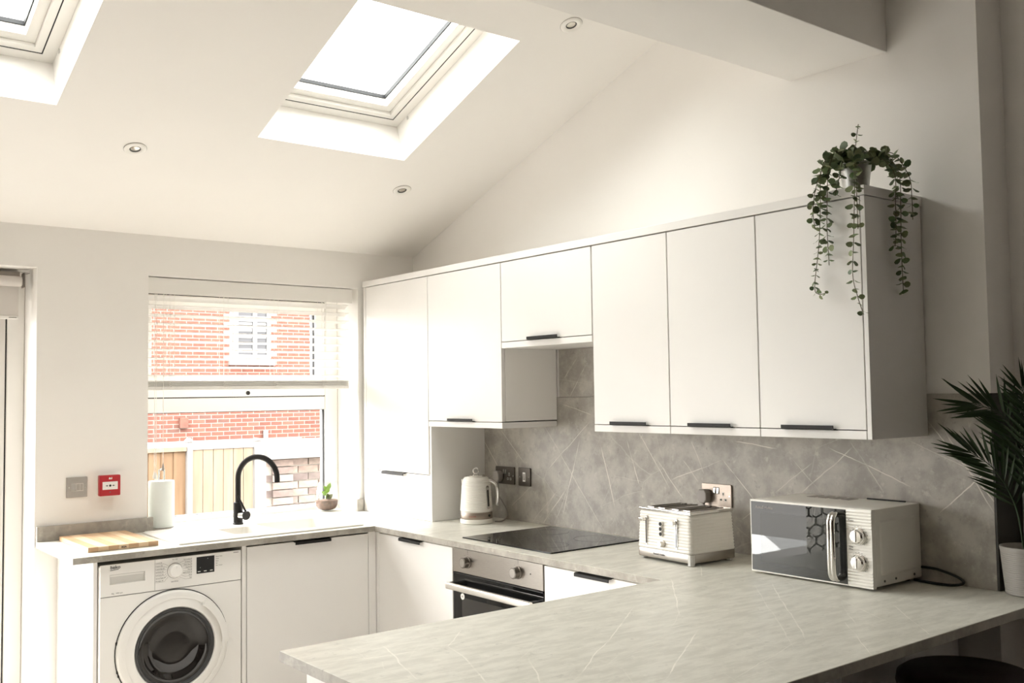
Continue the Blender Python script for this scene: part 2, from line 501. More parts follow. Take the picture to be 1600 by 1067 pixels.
# ------------------------------------------------------------------ mesh helpers
class B:
    def __init__(s):
        s.v, s.f = [], []

    def add(s, vs, fs):
        o = len(s.v)
        s.v += [tuple(p) for p in vs]
        s.f += [tuple(i + o for i in f) for f in fs]
        return s

    def box(s, x0, x1, y0, y1, z0, z1, fn=None):
        if x0 > x1: x0, x1 = x1, x0
        if y0 > y1: y0, y1 = y1, y0
        if z0 > z1: z0, z1 = z1, z0
        vs = [(x, y, z) for z in (z0, z1) for y in (y0, y1) for x in (x0, x1)]
        if fn:
            vs = [fn(*p) for p in vs]
        return s.add(vs, [(0, 2, 3, 1), (4, 5, 7, 6), (0, 1, 5, 4), (2, 6, 7, 3), (0, 4, 6, 2), (1, 3, 7, 5)])

    def grid(s, us, vs, w0, w1, test, fn):
        """cells of a rectangular grid extruded from w0 to w1; fn(u,v,w)->xyz"""
        us, vs = sorted(us), sorted(vs)
        idx, V, F = {}, [], []

        def p(i, j, k):
            if (i, j, k) not in idx:
                idx[(i, j, k)] = len(V)
                V.append(fn(us[i], vs[j], w1 if k else w0))
            return idx[(i, j, k)]
        nu, nv = len(us) - 1, len(vs) - 1
        on = [[0 <= i < nu and 0 <= j < nv and test((us[i] + us[i + 1]) / 2, (vs[j] + vs[j + 1]) / 2) for j in range(nv)] for i in range(nu)]

        def o(i, j):
            return 0 <= i < nu and 0 <= j < nv and on[i][j]
        for i in range(nu):
            for j in range(nv):
                if not on[i][j]:
                    continue
                F.append((p(i, j, 1), p(i + 1, j, 1), p(i + 1, j + 1, 1), p(i, j + 1, 1)))
                F.append((p(i, j, 0), p(i, j + 1, 0), p(i + 1, j + 1, 0), p(i + 1, j, 0)))
                if not o(i - 1, j): F.append((p(i, j, 0), p(i, j, 1), p(i, j + 1, 1), p(i, j + 1, 0)))
                if not o(i + 1, j): F.append((p(i + 1, j, 0), p(i + 1, j + 1, 0), p(i + 1, j + 1, 1), p(i + 1, j, 1)))
                if not o(i, j - 1): F.append((p(i, j, 0), p(i + 1, j, 0), p(i + 1, j, 1), p(i, j, 1)))
                if not o(i, j + 1): F.append((p(i, j + 1, 0), p(i, j + 1, 1), p(i + 1, j + 1, 1), p(i + 1, j + 1, 0)))
        return s.add(V, F)

    def lathe(s, prof, n=32, c=(0, 0, 0), ax='z', cap=True, frac=1.0):
        """prof: (r, h) pairs from bottom to top"""
        V, F = [], []
        for r, h in prof:
            for k in range(n):
                a = 2 * PI * k / n * frac
                x, y = r * math.cos(a), r * math.sin(a)
                if ax == 'z': q = (x, y, h)
                elif ax == 'x': q = (h, x, y)
                else: q = (y, h, x)
                V.append((q[0] + c[0], q[1] + c[1], q[2] + c[2]))
        m = len(prof)
        for i in range(m - 1):
            for k in range(n):
                k2 = (k + 1) % n
                F.append((i * n + k, i * n + k2, (i + 1) * n + k2, (i + 1) * n + k))
        if cap:
            F.append(tuple(range(n - 1, -1, -1)))
            F.append(tuple((m - 1) * n + k for k in range(n)))
        return s.add(V, F)

    def tube(s, pts, r, n=10, cap=True):
        pts = [Vector(p) for p in pts]
        rs = r if isinstance(r, (list, tuple)) else [r] * len(pts)
        T = []
        for i in range(len(pts)):
            a = pts[max(i - 1, 0)]
            b = pts[min(i + 1, len(pts) - 1)]
            T.append((b - a).normalized())
        up = Vector((0, 0, 1)) if abs(T[0].z) < 0.9 else Vector((1, 0, 0))
        nrm = T[0].cross(up).normalized()
        V, F = [], []
        for i, p in enumerate(pts):
            if i:
                q = T[i - 1].rotation_difference(T[i])
                nrm = (q @ nrm).normalized()
            bi = T[i].cross(nrm).normalized()
            for k in range(n):
                a = 2 * PI * k / n
                V.append(p + (math.cos(a) * nrm + math.sin(a) * bi) * rs[i])
        for i in range(len(pts) - 1):
            for k in range(n):
                k2 = (k + 1) % n
                F.append((i * n + k, i * n + k2, (i + 1) * n + k2, (i + 1) * n + k))
        if cap:
            F.append(tuple(range(n - 1, -1, -1)))
            F.append(tuple((len(pts) - 1) * n + k for k in range(n)))
        return s.add(V, F)

    def prism(s, poly, d0, d1, fn):
        """closed polygon (a,b) swept from d0 to d1; fn(a,b,d)->xyz"""
        n = len(poly)
        V = [fn(a, b, d0) for a, b in poly] + [fn(a, b, d1) for a, b in poly]
        F = [tuple(range(n - 1, -1, -1)), tuple(range(n, 2 * n))]
        for i in range(n):
            j = (i + 1) % n
            F.append((i, j, n + j, n + i))
        return s.add(V, F)


def rrect(x0, x1, y0, y1, r, n=5):
    P = []
    for cx, cy, a0 in ((x1 - r, y1 - r, 0), (x0 + r, y1 - r, 90), (x0 + r, y0 + r, 180), (x1 - r, y0 + r, 270)):
        for k in range(n + 1):
            a = R(a0 + 90 * k / n)
            P.append((cx + r * math.cos(a), cy + r * math.sin(a)))
    return P


def smoothpath(pts, n=8):
    """Catmull-Rom through the points"""
    P = [Vector(p) for p in pts]
    P = [P[0] * 2 - P[1]] + P + [P[-1] * 2 - P[-2]]
    out = []
    for i in range(1, len(P) - 2):
        for k in range(n):
            t = k / n
            a, b, c, d = P[i - 1], P[i], P[i + 1], P[i + 2]
            out.append(0.5 * ((2 * b) + (c - a) * t + (2 * a - 5 * b + 4 * c - d) * t * t + (3 * b - a - 3 * c + d) * t ** 3))
    out.append(P[-2])
    return out


def rootm(o):
    m = Matrix.Identity(4)
    while o is not None:
        m = o.matrix_basis @ m
        o = o.parent
    return m


def mesh_of(name, b):
    me = bpy.data.meshes.new(name)
    me.from_pydata(b.v, [], b.f)
    bm = bmesh.new()
    bm.from_mesh(me)
    bmesh.ops.recalc_face_normals(bm, faces=bm.faces)
    bm.to_mesh(me)
    bm.free()
    return me


def obj(name, b, m, parent=None, bev=0.0, smooth=None, local=False, seg=2):
    """link a shape as one mesh object; vertices are in world space unless local"""
    if parent is not None and not local:
        inv = rootm(parent).inverted()
        b.v = [tuple(inv @ Vector(p)) for p in b.v]
    me = mesh_of(name, b)
    me.materials.append(M[m] if isinstance(m, str) else m)
    o = bpy.data.objects.new(name, me)
    COL.objects.link(o)
    o.parent = parent
    if smooth:
        me.polygons.foreach_set('use_smooth', [True] * len(me.polygons))
        me.set_sharp_from_angle(angle=R(smooth))
    if bev:
        md = o.modifiers.new('bevel', 'BEVEL')
        md.width = bev
        md.segments = seg
        md.limit_method = 'ANGLE'
        md.angle_limit = R(40)
        if not smooth:
            me.polygons.foreach_set('use_smooth', [True] * len(me.polygons))
            me.set_sharp_from_angle(angle=R(30))
            md.harden_normals = True
    return o


def tag(o, label=None, cat=None, group=None, kind=None):
    if label: o['label'] = label
    if cat: o['category'] = cat
    if group: o['group'] = group
    if kind: o['kind'] = kind
    return o


def thing(name, label, cat, loc=(0, 0, 0), rotz=0.0, group=None, kind=None):
    o = bpy.data.objects.new(name, None)
    o.empty_display_size = 0.05
    COL.objects.link(o)
    o.location = loc
    o.rotation_euler = (0, 0, rotz)
    return tag(o, label, cat, group, kind)


def struct(name, b, m, label=None, **kw):
    o = obj(name, b, m, **kw)
    o['kind'] = 'structure'
    if label: o['label'] = label
    return o


def inst(name, me, mw, parent):
    """object sharing mesh data, placed by a world matrix"""
    o = bpy.data.objects.new(name, me)
    COL.objects.link(o)
    if parent is not None:
        o.parent = parent
        o.matrix_basis = rootm(parent).inverted() @ mw
    else:
        o.matrix_basis = mw
    return o


def text(name, s, size, origin, right, up, m, parent, align='LEFT', bold=0.0, sx=1.0):
    """flat lettering as mesh; origin = baseline start, right/up = world directions"""
    cu = bpy.data.curves.new(name, 'FONT')
    cu.body = s
    cu.size = size
    cu.align_x = align
    cu.extrude = 0.00015
    cu.offset = bold
    cu.resolution_u = 3
    t = bpy.data.objects.new('tmp_text', cu)
    COL.objects.link(t)
    dg = bpy.context.evaluated_depsgraph_get()
    me = bpy.data.meshes.new_from_object(t.evaluated_get(dg))
    bpy.data.objects.remove(t)
    bpy.data.curves.remove(cu)
    r, u = Vector(right).normalized(), Vector(up).normalized()
    n = r.cross(u)
    o = Vector(origin)
    inv = rootm(parent).inverted() if parent else Matrix.Identity(4)
    for v in me.vertices:
        v.co = inv @ (o + r * v.co.x * sx + u * v.co.y + n * v.co.z)
    me.materials.clear()
    me.materials.append(M[m])
    ob = bpy.data.objects.new(name, me)
    COL.objects.link(ob)
    ob.parent = parent
    return ob


YZ = lambda d: (lambda a, b, w: (w, a, b))        # noqa
def onx(a, b, w): return (w, a, b)                # (y,z) outline swept along x
def ony(a, b, w): return (a, w, b)                # (x,z) outline swept along y
def onz(a, b, w): return (a, b, w)


# ================================================================== THE ROOM
WX0, WX1, WZ1 = -1.51, -0.362, 2.135          # kitchen window opening
DX0, DX1, DZ1 = -4.9, -2.007, 2.142           # patio door opening, its unseen left part widened to let in more light
b = B().grid([XL, DX0, DX1, WX0, WX1, 0.3], [0, 0.884, DZ1, WZ1, ZC + 0.02], 0.0, 0.32,
             lambda u, v: not ((DX0 < u < DX1 and v < DZ1) or (WX0 < u < WX1 and 0.884 < v < WZ1)), ony)
struct('wall_back', b, 'wall', 'warm white plastered wall with the kitchen window and patio door')
b = B().prism([(0, 0.32), (0, -3.315), (0.165, -3.315), (0.165, YR - 0.2), (0.32, YR - 0.2), (0.32, 0.32)], 0, 3.7, onz)
struct('wall_right', b, 'wall', 'warm white plastered wall behind the wall cabinets')
struct('wall_left', B().box(XL - 0.2, XL, -3.0, 0.32, 0, 3.7), 'wall')
struct('wall_left_rear', B().box(XL - 0.2, XL, YR - 0.2, -3.0, 0, 3.7), 'rear')
struct('wall_rear', B().box(XL, 0.165, YR - 0.2, YR, 0, 3.2), 'rear')
struct('floor', B().box(XL - 0.2, 0.32, -3.2, 0.32, -0.1, 0), 'floor')
struct('floor_rear', B().box(XL - 0.2, 0.32, YR - 0.2, -3.2, -0.1, 0), 'darkfloor')

holes = [(a, bb, SKV1, SKV0) for a, bb in SKYL]
us = [XL - 0.2, 0.3] + [x for a, bb in SKYL for x in (a, bb)]
b = B().grid(us, [-2.66, SKV1, SKV0, 0.36], 0.0, 0.2,
             lambda u, v: not any(a < u < c and d < v < e for a, c, d, e in holes), roof)
struct('ceiling', b, 'ceiling', 'sloping warm white ceiling with roof window openings')
struct('beam', B().box(XL, 0.0, -3.006, -2.613, 2.69, 3.6), 'ceiling', 'boxed white beam crossing under the sloping ceiling', bev=0.003)
struct('ceiling_rear', B().box(XL, 0.165, YR, -3.006, 2.95, 3.1), 'ceiling')

# ---- roof windows
for i, (a, c) in enumerate(SKYL):
    t = thing(f'window_{i + 2}', ('white framed roof window in the sloping ceiling, the one nearer the wall cabinets',
                                  'white framed roof window cut off by the top left corner',
                                  'unseen white framed roof window farthest left, added for more light')[i], None, roof((a + c) / 2, SKV0, 0.2), kind='structure')

    def ring(i0, i1, w0, w1):
        k = NZ
        xs = [a + i0, a + i1, c - i1, c - i0]
        vs = [SKV1 + i0 * k, SKV1 + i1 * k, SKV0 - i1 * k, SKV0 - i0 * k]
        return B().grid(xs, vs, w0, w1, lambda u, v: not (xs[1] < u < xs[2] and vs[1] < v < vs[2]), roof)
    obj('frame', ring(0.0, 0.0465, 0.185, 0.25), 'upvc', t, bev=0.002)
    obj('frame_gap', ring(0.0465, 0.0500, 0.1865, 0.25), 'gasket', t)
    obj('sash_frame', ring(0.0500, 0.078, 0.187, 0.27), 'upvc', t, bev=0.002)
    obj('sash_lip', ring(0.078, 0.118, 0.203, 0.285), 'upvc', t, bev=0.003)
    obj('gasket', ring(0.1175, 0.1225, 0.243, 0.262), 'gasket', t)
    k = NZ
    obj('pane', B().box(a + 0.119, c - 0.119, SKV1 + 0.119 * k, SKV0 - 0.119 * k, 0.2600, 0.2640, roof), 'glass', t)
    b = B()
    for vv in (SKV0 - 0.03, ):
        for w in (0.12,):
            b.box(c - 0.004, c - 0.0005, vv - 0.07, vv - 0.06, 0.165, 0.18, roof)
    obj('screw_cap', b, 'pale', t)

# ---- kitchen window
FY0, FY1 = 0.235, 0.30
t = thing('window_1', 'white upvc kitchen window over the sink with a top opening light', None, ((WX0 + WX1) / 2, FY0, 0.91), kind='structure')


def frame_ring(x0, x1, z0, z1, wl, wr, wb, wt, y0, y1):
    xs, zs = [x0, x0 + wl, x1 - wr, x1], [z0, z0 + wb, z1 - wt, z1]
    return B().grid(xs, zs, y0, y1, lambda u, v: not (xs[1] < u < xs[2] and zs[1] < v < zs[2]), ony)


obj('frame', frame_ring(WX0 + .001, WX1 - .001, 0.911, WZ1 - .001, 0.066, 0.080, 0.027, 0.06, FY0, FY1), 'upvc', t, bev=0.004)
obj('transom', B().box(WX0 + 0.067, WX1 - 0.081, FY0 + .001, FY1 - .001, 1.468, 1.540), 'upvc', t, bev=0.004)
obj('sash_frame', frame_ring(WX0 + 0.071, WX1 - 0.086, 1.546, WZ1 - 0.066, 0.02, 0.062, 0.108, 0.06, FY0 - 0.012, FY1 - 0.01), 'upvc', t, bev=0.006)
obj('sash_gap', frame_ring(WX0 + 0.066, WX1 - 0.0805, 1.5405, WZ1 - 0.061, 0.005, 0.0055, 0.0055, 0.005, FY0 + 0.004, FY0 + 0.02), 'gasket', t)
obj('gasket', frame_ring(WX0 + 0.066, WX1 - 0.080, 0.938, 1.4685, 0.004, 0.0065, 0.0025, 0.004, FY0 + 0.012, FY0 + 0.03), 'gasket', t)
obj('gasket', frame_ring(WX0 + 0.090, WX1 - 0.147, 1.653, WZ1 - 0.125, 0.003, 0.006, 0.002, 0.004, FY0 + 0.0, FY0 + 0.02), 'gasket', t)
obj('pane', B().box(WX0 + 0.068, WX1 - 0.084, 0.939, 1.467, FY0 + 0.021, FY0 + 0.025), 'glass', t)
obj('pane', B().box(WX0 + 0.092, WX1 - 0.149, 1.655, WZ1 - 0.127, FY0 + 0.012, FY0 + 0.016), 'glass', t)
h = obj('handle', B().box(-0.962, -0.925, FY0 - 0.022, FY0 - 0.0125, 1.552, 1.576).box(-1.0, -0.93, FY0 - 0.034, FY0 - 0.0225, 1.557, 1.571), 'upvc', t, bev=0.003)
obj('key_barrel', B().lathe([(0.011, FY0 - 0.040), (0.011, FY0 - 0.0345)], 16, (-0.918, 0, 1.564), 'y'), 'black', h)

# ---- patio door
t = thing('door_1', 'white glazed patio door frame at the left edge', None, (-3.0, FY0, 0), kind='structure')
b = B().grid([DX0, DX0 + 0.07, -3.49, -3.41, DX1 - 0.075, DX1 - .001], [0.0, 0.05, DZ1 - 0.07, DZ1 - .001], 0.222, 0.29,
             lambda u, v: not ((DX0 + 0.07 < u < -3.49 or -3.41 < u < DX1 - 0.075) and 0.05 < v < DZ1 - 0.07), ony)
obj('frame', b, 'upvc', t, bev=0.005)
for x0, x1 in ((DX0 + 0.076, -3.496), (-3.404, DX1 - 0.081)):
    s = obj('sash', frame_ring(x0, x1, 0.056, DZ1 - 0.076, 0.10, 0.10, 0.1, 0.09, 0.228, 0.284), 'frost', t, bev=0.004)
    obj('pane', B().box(x0 + 0.098, x1 - 0.098, 0.154, DZ1 - 0.164, 0.25, 0.256), 'glass', s)
    obj('gap_seal', frame_ring(x0 - 0.006, x1 + 0.006, 0.05, DZ1 - 0.07, 0.005, 0.0055, 0.005, 0.005, 0.235, 0.262), 'gasket', t)

# ================================================================== WORKTOP AND FIXED STONE
ZT, ZB = 0.910, 0.884
SKX0, SKX1, SKY0, SKY1 = -1.53, -0.67, -0.54, -0.085     # sink cut-out
xs = [-2.0, WX0 + .003, SKX0, SKX1, -0.622, WX1 - .003, -0.001, 0.163]
ys = [-3.473, -3.318, -2.491, -0.61, SKY0, SKY1, -0.001, 0.234]


def wt(u, v):
    if SKX0 < u < SKX1 and SKY0 < v < SKY1: return False
    if v > -0.001: return WX0 < u < WX1
    if u > -0.001: return v < -3.318
    if v > -0.61: return True
    if v > -2.491: return u > -0.622
    return True


o = obj('worktop', B().grid(xs, ys, ZB, ZT, wt, onz), 'top', bev=0.0008)
for e in ((-2.0, -0.622, -0.6112, -0.6101), (-0.6232, -0.6221, -2.4915, -0.61), (-2.0, -0.622, -2.4909, -2.4898), (-2.0012, -2.0001, -3.473, -2.491),
          (-2.0, 0.163, -3.4742, -3.4731), (-2.0012, -2.0001, -0.61, -0.001)):
    obj('edging_strip', B().box(e[0], e[1], e[2], e[3], ZB, ZT - 0.0012), 'edge', o)
tag(o, 'pale grey veined stone-effect worktop running from the window to the peninsula', 'worktop')

b = B().box(-2.0, WX0 + 0.022, -0.020, -0.0005, ZT + .0005, 0.977)
tag(obj('upstand', b, 'stone', bev=0.001), 'grey veined stone upstand behind the wooden chopping board', 'upstand')
b = B().box(WX1 - 0.022, -0.345, -0.020, -0.0005, ZT + .0005, 0.977)
tag(obj('upstand', b, 'stone', bev=0.001), 'short end of grey stone upstand between window and tall cabinet', 'upstand')

YS0, YS1 = -0.684, -3.315
t = thing('splashback', 'grey veined stone-effect splashback behind the hob and small appliances', 'splashback', (0, -2, ZT))
obj('panel', B().box(-0.008, -0.0005, YS0, YS1, ZT + .0005, 1.520), 'stone', t, bev=0.0008)
obj('panel', B().box(-0.008, -0.0005, -1.279, -1.861, 1.5215, 1.745), 'stone', t, bev=0.0008)
obj('side_panel', B().box(-0.008, 0.1645, -3.3155, -3.323, ZT + .0005, 1.520), 'nearblack', t, bev=0.0008)

# ================================================================== WALL CABINETS
XU = -0.338
ZUT, ZSL, ZUB = 2.1724, 2.1413, 1.3825
tag(obj('cabinet_top_panel', B().box(XU - 0.004, -0.001, -0.016, -3.112, ZSL, ZUT), 'cab', bev=0.0015),
    'long white top panel capping the row of wall cabinets', 'panel')


def handle(parent, y0, y1, z, xf, down):
    """black edge pull: thin plate with a folded lip"""
    s = -1 if down else 1
    b = B().prism([(xf + 0.010, z - s * 0.0018), (xf + 0.010, z + s * 0.0022), (xf - 0.0010, z + s * 0.0022), (xf - 0.012, z + s * 0.0022),
                   (xf - 0.018, z - s * 0.001), (xf - 0.018, z - s * 0.0125), (xf - 0.0155, z - s * 0.0125), (xf - 0.0150, z - s * 0.0018)],
                  y0, y1, ony)
    return obj('handle', b, 'black', parent, bev=0.0006)


def wall_cab(label, y0, y1, zbot, zdoor, hy, side=(0.016, 0.016), doors=None):
    t = thing('wall_cabinet', label, 'cabinet', (-0.17, (y0 + y1) / 2, zbot), group='white wall cabinets')
    # carcass: back, sides, top, and an underside board that runs out to the door face
    b = B().box(-0.3165, -0.0095, y0, y1, zdoor + 0.002, ZSL - .001)
    obj('body', b, 'carcass', t)
    obj('underside_board', B().box(XU, -0.0095, y0 - .0005, y1 + .0005, zbot, zdoor - 0.003), 'cab', t, bev=0.001)
    d = obj('door', B().box(XU, XU + 0.019, y0 - 0.0012, y1 + 0.0012, zdoor, ZSL - 0.004), 'cab', t, bev=0.0012)
    if hy:
        handle(d, hy[0], hy[1], zdoor, XU, True)
    return t


# tall cabinet standing on the worktop in the corner
t = thing('dresser_cabinet', 'tall white cabinet standing on the worktop in the corner beside the window', 'cabinet', (-0.17, -0.35, ZT))
obj('body', B().box(-0.3165, -0.002, -0.024, -0.672, ZT + .001, ZSL - .001), 'carcass', t)
obj('end_panel', B().box(XU, -0.0015, -0.6725, -0.684, ZT + .001, ZUB - .001), 'cab', t, bev=0.001)
obj('filler', B().box(XU, -0.3175, -0.018, -0.042, ZT + .001, ZSL - 0.002), 'cab', t, bev=0.0008)
obj('door', B().box(XU, XU + 0.019, -0.045, -0.6575, 1.142, ZSL - 0.004), 'cab', t, bev=0.0012)
d = obj('door', B().box(XU, XU + 0.019, -0.045, -0.6715, ZT + .002, 1.138), 'cab', t, bev=0.0012)
handle(d, -0.227, -0.443, 1.138, XU, False)

wall_cab('white single-door wall cabinet above the kettle', -0.661, -1.262, ZUB, 1.412, (-0.847, -1.052))
t = wall_cab('short white bridging wall cabinet above the hob', -1.2645, -1.866, 1.746, 1.776, (-1.464, -1.668))
t = wall_cab('white wall cabinet at the left of the row of three', -1.8705, -2.281, ZUB, 1.412, (-1.975, -2.172))
wall_cab('white wall cabinet in the middle of the row of three', -2.2835, -2.690, ZUB, 1.412, (-2.38, -2.576))
t = wall_cab('white wall cabinet under the trailing plant', -2.6925, -3.0915, ZUB, 1.412, (-2.787, -2.985))
obj('end_panel', B().box(XU, -0.0095, -3.094, -3.1095, ZUB, ZSL - .002), 'cab', t, bev=0.001)

# ================================================================== BASE UNITS
XD, YD = -0.603, -0.590
# sink run (fronts face -y)
t = thing('base_cabinet', 'white base cabinet under the sink with a black edge handle', 'cabinet', (-0.96, -0.3, 0), group='white base cabinets')
obj('body', B().box(-1.283, -0.613, -0.012, -0.570, 0.1, 0.64), 'carcass', t)
obj('side_panel', B().box(-1.288, -1.268, -0.012, YD, 0.0, ZB - .001), 'cab', t, bev=0.001)
d = obj('door', B().box(-1.2645, -0.648, YD, YD + 0.019, 0.1, 0.874), 'cab', t, bev=0.0012)
b = B().prism([(YD + 0.010, 0.8722), (YD + 0.010, 0.8762), (YD - 0.012, 0.8762), (YD - 0.018, 0.873), (YD - 0.018, 0.8615), (YD - 0.0155, 0.8615), (YD - 0.015, 0.8722)],
              -1.038, -0.855, onx)
obj('handle', b, 'black', d, bev=0.0006)
obj('filler_post', B().box(-0.6455, -0.6045, YD + .001, YD + 0.018, 0.1, ZB - .001), 'cab', t, bev=0.001)
obj('plinth', B().box(-1.28, -0.56, -0.545, -0.53, 0.0, 0.099), 'cab', t)

tag(obj('end_panel', B().box(-1.9105, -1.8945, -0.565, -0.0015, 0.0, ZB - .001), 'cab', bev=0.001),
    'white end panel at the left of the washing machine', 'panel')

# hob run (fronts face -x)
t = thing('base_cabinet', 'white corner base cabinet to the left of the oven', 'cabinet', (-0.3, -0.92, 0), group='white base cabinets')
obj('body', B().box(-0.583, -0.012, -0.616, -1.240, 0.1, ZB - .002), 'carcass', t)
obj('filler_post', B().box(XD + .001, XD + 0.018, -0.573, -0.6125, 0.1, ZB - .001), 'cab', t, bev=0.001)
d = obj('door', B().box(XD, XD + 0.019, -0.6155, -1.2355, 0.1, 0.874), 'cab', t, bev=0.0012)
handle(d, -0.82, -1.0, 0.874, XD, False)
obj('plinth', B().box(-0.545, -0.53, -0.56, -1.24, 0.0, 0.099), 'cab', t)
t = thing('base_cabinet', 'white base cabinet between the oven and the peninsula', 'cabinet', (-0.3, -2.15, 0), group='white base cabinets')
obj('body', B().box(-0.583, -0.012, -1.853, -2.500, 0.1, ZB - .002), 'carcass', t)
d = obj('door', B().box(XD, XD + 0.019, -1.8555, -2.475, 0.1, 0.874), 'cab', t, bev=0.0012)
handle(d, -2.045, -2.228, 0.874, XD, False)
obj('plinth', B().box(-0.545, -0.53, -1.853, -2.50, 0.0, 0.099), 'cab', t)

# peninsula base
t = thing('peninsula_base', 'white cabinet run supporting the peninsula worktop', 'cabinet', (-1.0, -2.85, 0))
obj('body', B().box(-1.93, -0.012, -2.56, -3.17, 0.1, ZB - .002), 'carcass', t)
obj('end_panel', B().box(-1.95, -1.9315, -2.535, -3.19, 0.0, ZB - .001), 'cab', t, bev=0.001)
x = -1.93
for k in range(6):
    x1 = x + 0.3185
    obj('back_panel', B().box(x + 0.001, x1 - 0.001, -3.1715, -3.19, 0.0, ZB - .001), 'cab', t, bev=0.001)
    x = x1

# ---- oven
YO0, YO1 = -1.2445, -1.849
XO = -0.606
t = thing('built_in_oven', 'stainless steel and black glass oven built in under the hob', 'oven', (-0.3, -1.547, 0))
obj('body', B().box(-0.585, -0.03, YO0 - 0.004, YO1 + 0.004, 0.285, ZB - 0.004), 'gasket', t)
obj('control_panel', B().box(XO, -0.586, YO0, YO1, 0.776, 0.877), 'steel', t, bev=0.001)
for y, z in ((-1.354, 0.826), (-1.697, 0.828)):
    kn = obj('knob', B().lathe([(0.0255, -0.0005), (0.0255, -0.006), (0.023, -0.008), (0.0225, -0.029), (0.0205, -0.031)], 32, (XO, y, z), 'x'), 'knobsteel', t, smooth=35)
    obj('knob_face', B().lathe([(0.0175, -0.0308), (0.0175, -0.0318)], 32, (XO, y, z), 'x'), 'bsteel', kn)
    b = B()
    for a in range(-120, 121, 40):
        aa = R(90 + a)
        yy, zz = y - math.cos(aa) * 0.034, z + math.sin(aa) * 0.034
        b.box(XO - 0.0006, XO - 0.0001, yy - 0.0012, yy + 0.0012, zz - 0.0012, zz + 0.0012)
    b.box(XO - 0.0006, XO - 0.0001, y - 0.0008, y + 0.0008, z + 0.038, z + 0.052)
    obj('dial_mark', b, 'grey', t)['kind'] = 'stuff'
obj('indicator_lamp', B().lathe([(0.003, -0.0012), (0.003, -0.0002)], 12, (XO, -1.775, 0.832), 'x'), 'ink', t)
dr = obj('door', B().box(XO + .002, -0.586, YO0, YO1, 0.29, 0.768), 'blackglass', t, bev=0.001)
obj('top_trim', B().box(XO - 0.001, -0.587, YO0 - .001, YO1 + .001, 0.7685, 0.7735), 'black', t)
obj('window', B().box(XO + 0.0012, XO + 0.0021, YO0 - 0.062, YO1 + 0.062, 0.36, 0.672), 'ovenglass', dr)
hn = obj('handle', B().prism(rrect(XO - 0.055, XO - 0.037, 0.709, 0.737, 0.006), -1.262, -1.830, ony), 'satin', t, bev=0.001)
for y in (-1.275, -1.818):
    obj('handle_bracket', B().box(XO - 0.0365, XO + 0.0018, y - 0.014, y + 0.014, 0.713, 0.735), 'black', hn, bev=0.002)
st = obj('sticker', B().lathe([(0.0135, -0.0006), (0.0135, 0.0015)], 28, (XO, -1.313, 0.676), 'x'), 'white', dr)
obj('sticker_mark', B().lathe([(0.0045, -0.0010), (0.0045, -0.0006)], 16, (XO, -1.313, 0.676), 'x'), 'plugp', st)
obj('plinth', B().box(-0.545, -0.53, YO0, YO1, 0.0, 0.28), 'cab', t)

# ---- hob
t = thing('induction_hob', 'black glass hob set in the worktop over the oven', 'hob', (-0.30, -1.535, ZT))
obj('glass_top', B().box(-0.552, -0.045, -1.240, -1.836, ZT + .0005, ZT + 0.006), 'blackglass', t, bev=0.0015)
for (x, y, r) in ((-0.42, -1.40, 0.09), (-0.17, -1.40, 0.075), (-0.42, -1.68, 0.075), (-0.17, -1.68, 0.09)):
    obj('zone_ring', B().grid([0, 1], list(range(33)), ZT + 0.00605, ZT + 0.0062, lambda u, v: True,
                              lambda u, v, w: (x + (r + 0.0012 * u) * math.cos(v * PI / 16), y + (r + 0.0012 * u) * math.sin(v * PI / 16), w)), 'grey', t)
b = B()
for k in range(5):
    b.box(-0.527, -0.521, -1.50 - 0.02 * k, -1.506 - 0.02 * k, ZT + 0.00605, ZT + 0.0062)
obj('touch_controls', b, 'grey', t)

# ---- washing machine
WMX0, WMX1, WMY, WMZ = -1.891, -1.2915, -0.590, 0.866
t = thing('washing_machine', 'white front-loading washing machine under the worktop', 'washing machine', (-1.59, -0.3, 0))
obj('body', B().box(WMX0, WMX1, WMY + 0.008, -0.06, 0.012, WMZ - 0.006), 'white', t, bev=0.006)
obj('front_panel', B().box(WMX0, WMX1, WMY, WMY + 0.0078, 0.012, 0.7345), 'white', t, bev=0.003)
cp = obj('control_panel', B().grid([WMX0 + 0.0005, -1.852, -1.712, -1.671, -1.6695, WMX1 - .0005], [0.7365, 0.785, 0.823, WMZ], WMY, WMY + 0.0078,
                                   lambda u, v: not (-1.852 < u < -1.712 and 0.785 < v < 0.823), ony), 'white', t, bev=0.002)
dw = obj('detergent_drawer', B().box(-1.851, -1.713, WMY + 0.0079, WMY + 0.022, 0.786, 0.822), 'pale', t)
obj('drawer_lip', B().box(-1.851, -1.713, WMY + 0.003, WMY + 0.0077, 0.8155, 0.822), 'white', dw)
obj('panel_seam', B().box(-1.6712, -1.6702, WMY - 0.0004, WMY + .0002, 0.738, 0.864).box(WMX0 + .002, WMX1 - .002, WMY + 0.001, WMY + 0.003, 0.7347, 0.7363), 'grey', t)
kn = obj('programme_knob', B().lathe([(0.031, -0.0003), (0.031, -0.002), (0.0285, -0.004), (0.0265, -0.020), (0.0245, -0.023)], 36, (-1.587, WMY, 0.811), 'y'), 'white', t, smooth=35)
obj('knob_ring', B().lathe([(0.0325, -0.0005), (0.0325, 0.0002)], 36, (-1.587, WMY, 0.811), 'y'), 'grey', t)
obj('knob_mark', B().box(-1.5878, -1.5862, WMY - 0.0238, WMY - 0.0228, 0.822, 0.832), 'pale', kn)
ds = obj('display', B().box(-1.493, -1.414, WMY - 0.0012, WMY + 0.0002, 0.785, 0.856), 'ink', t, bev=0.0005)
b = B()
for k, xx in enumerate((-1.488, -1.461, -1.434)):
    b.box(xx, xx + 0.012, WMY - 0.0018, WMY - 0.0012, 0.792, 0.7955)
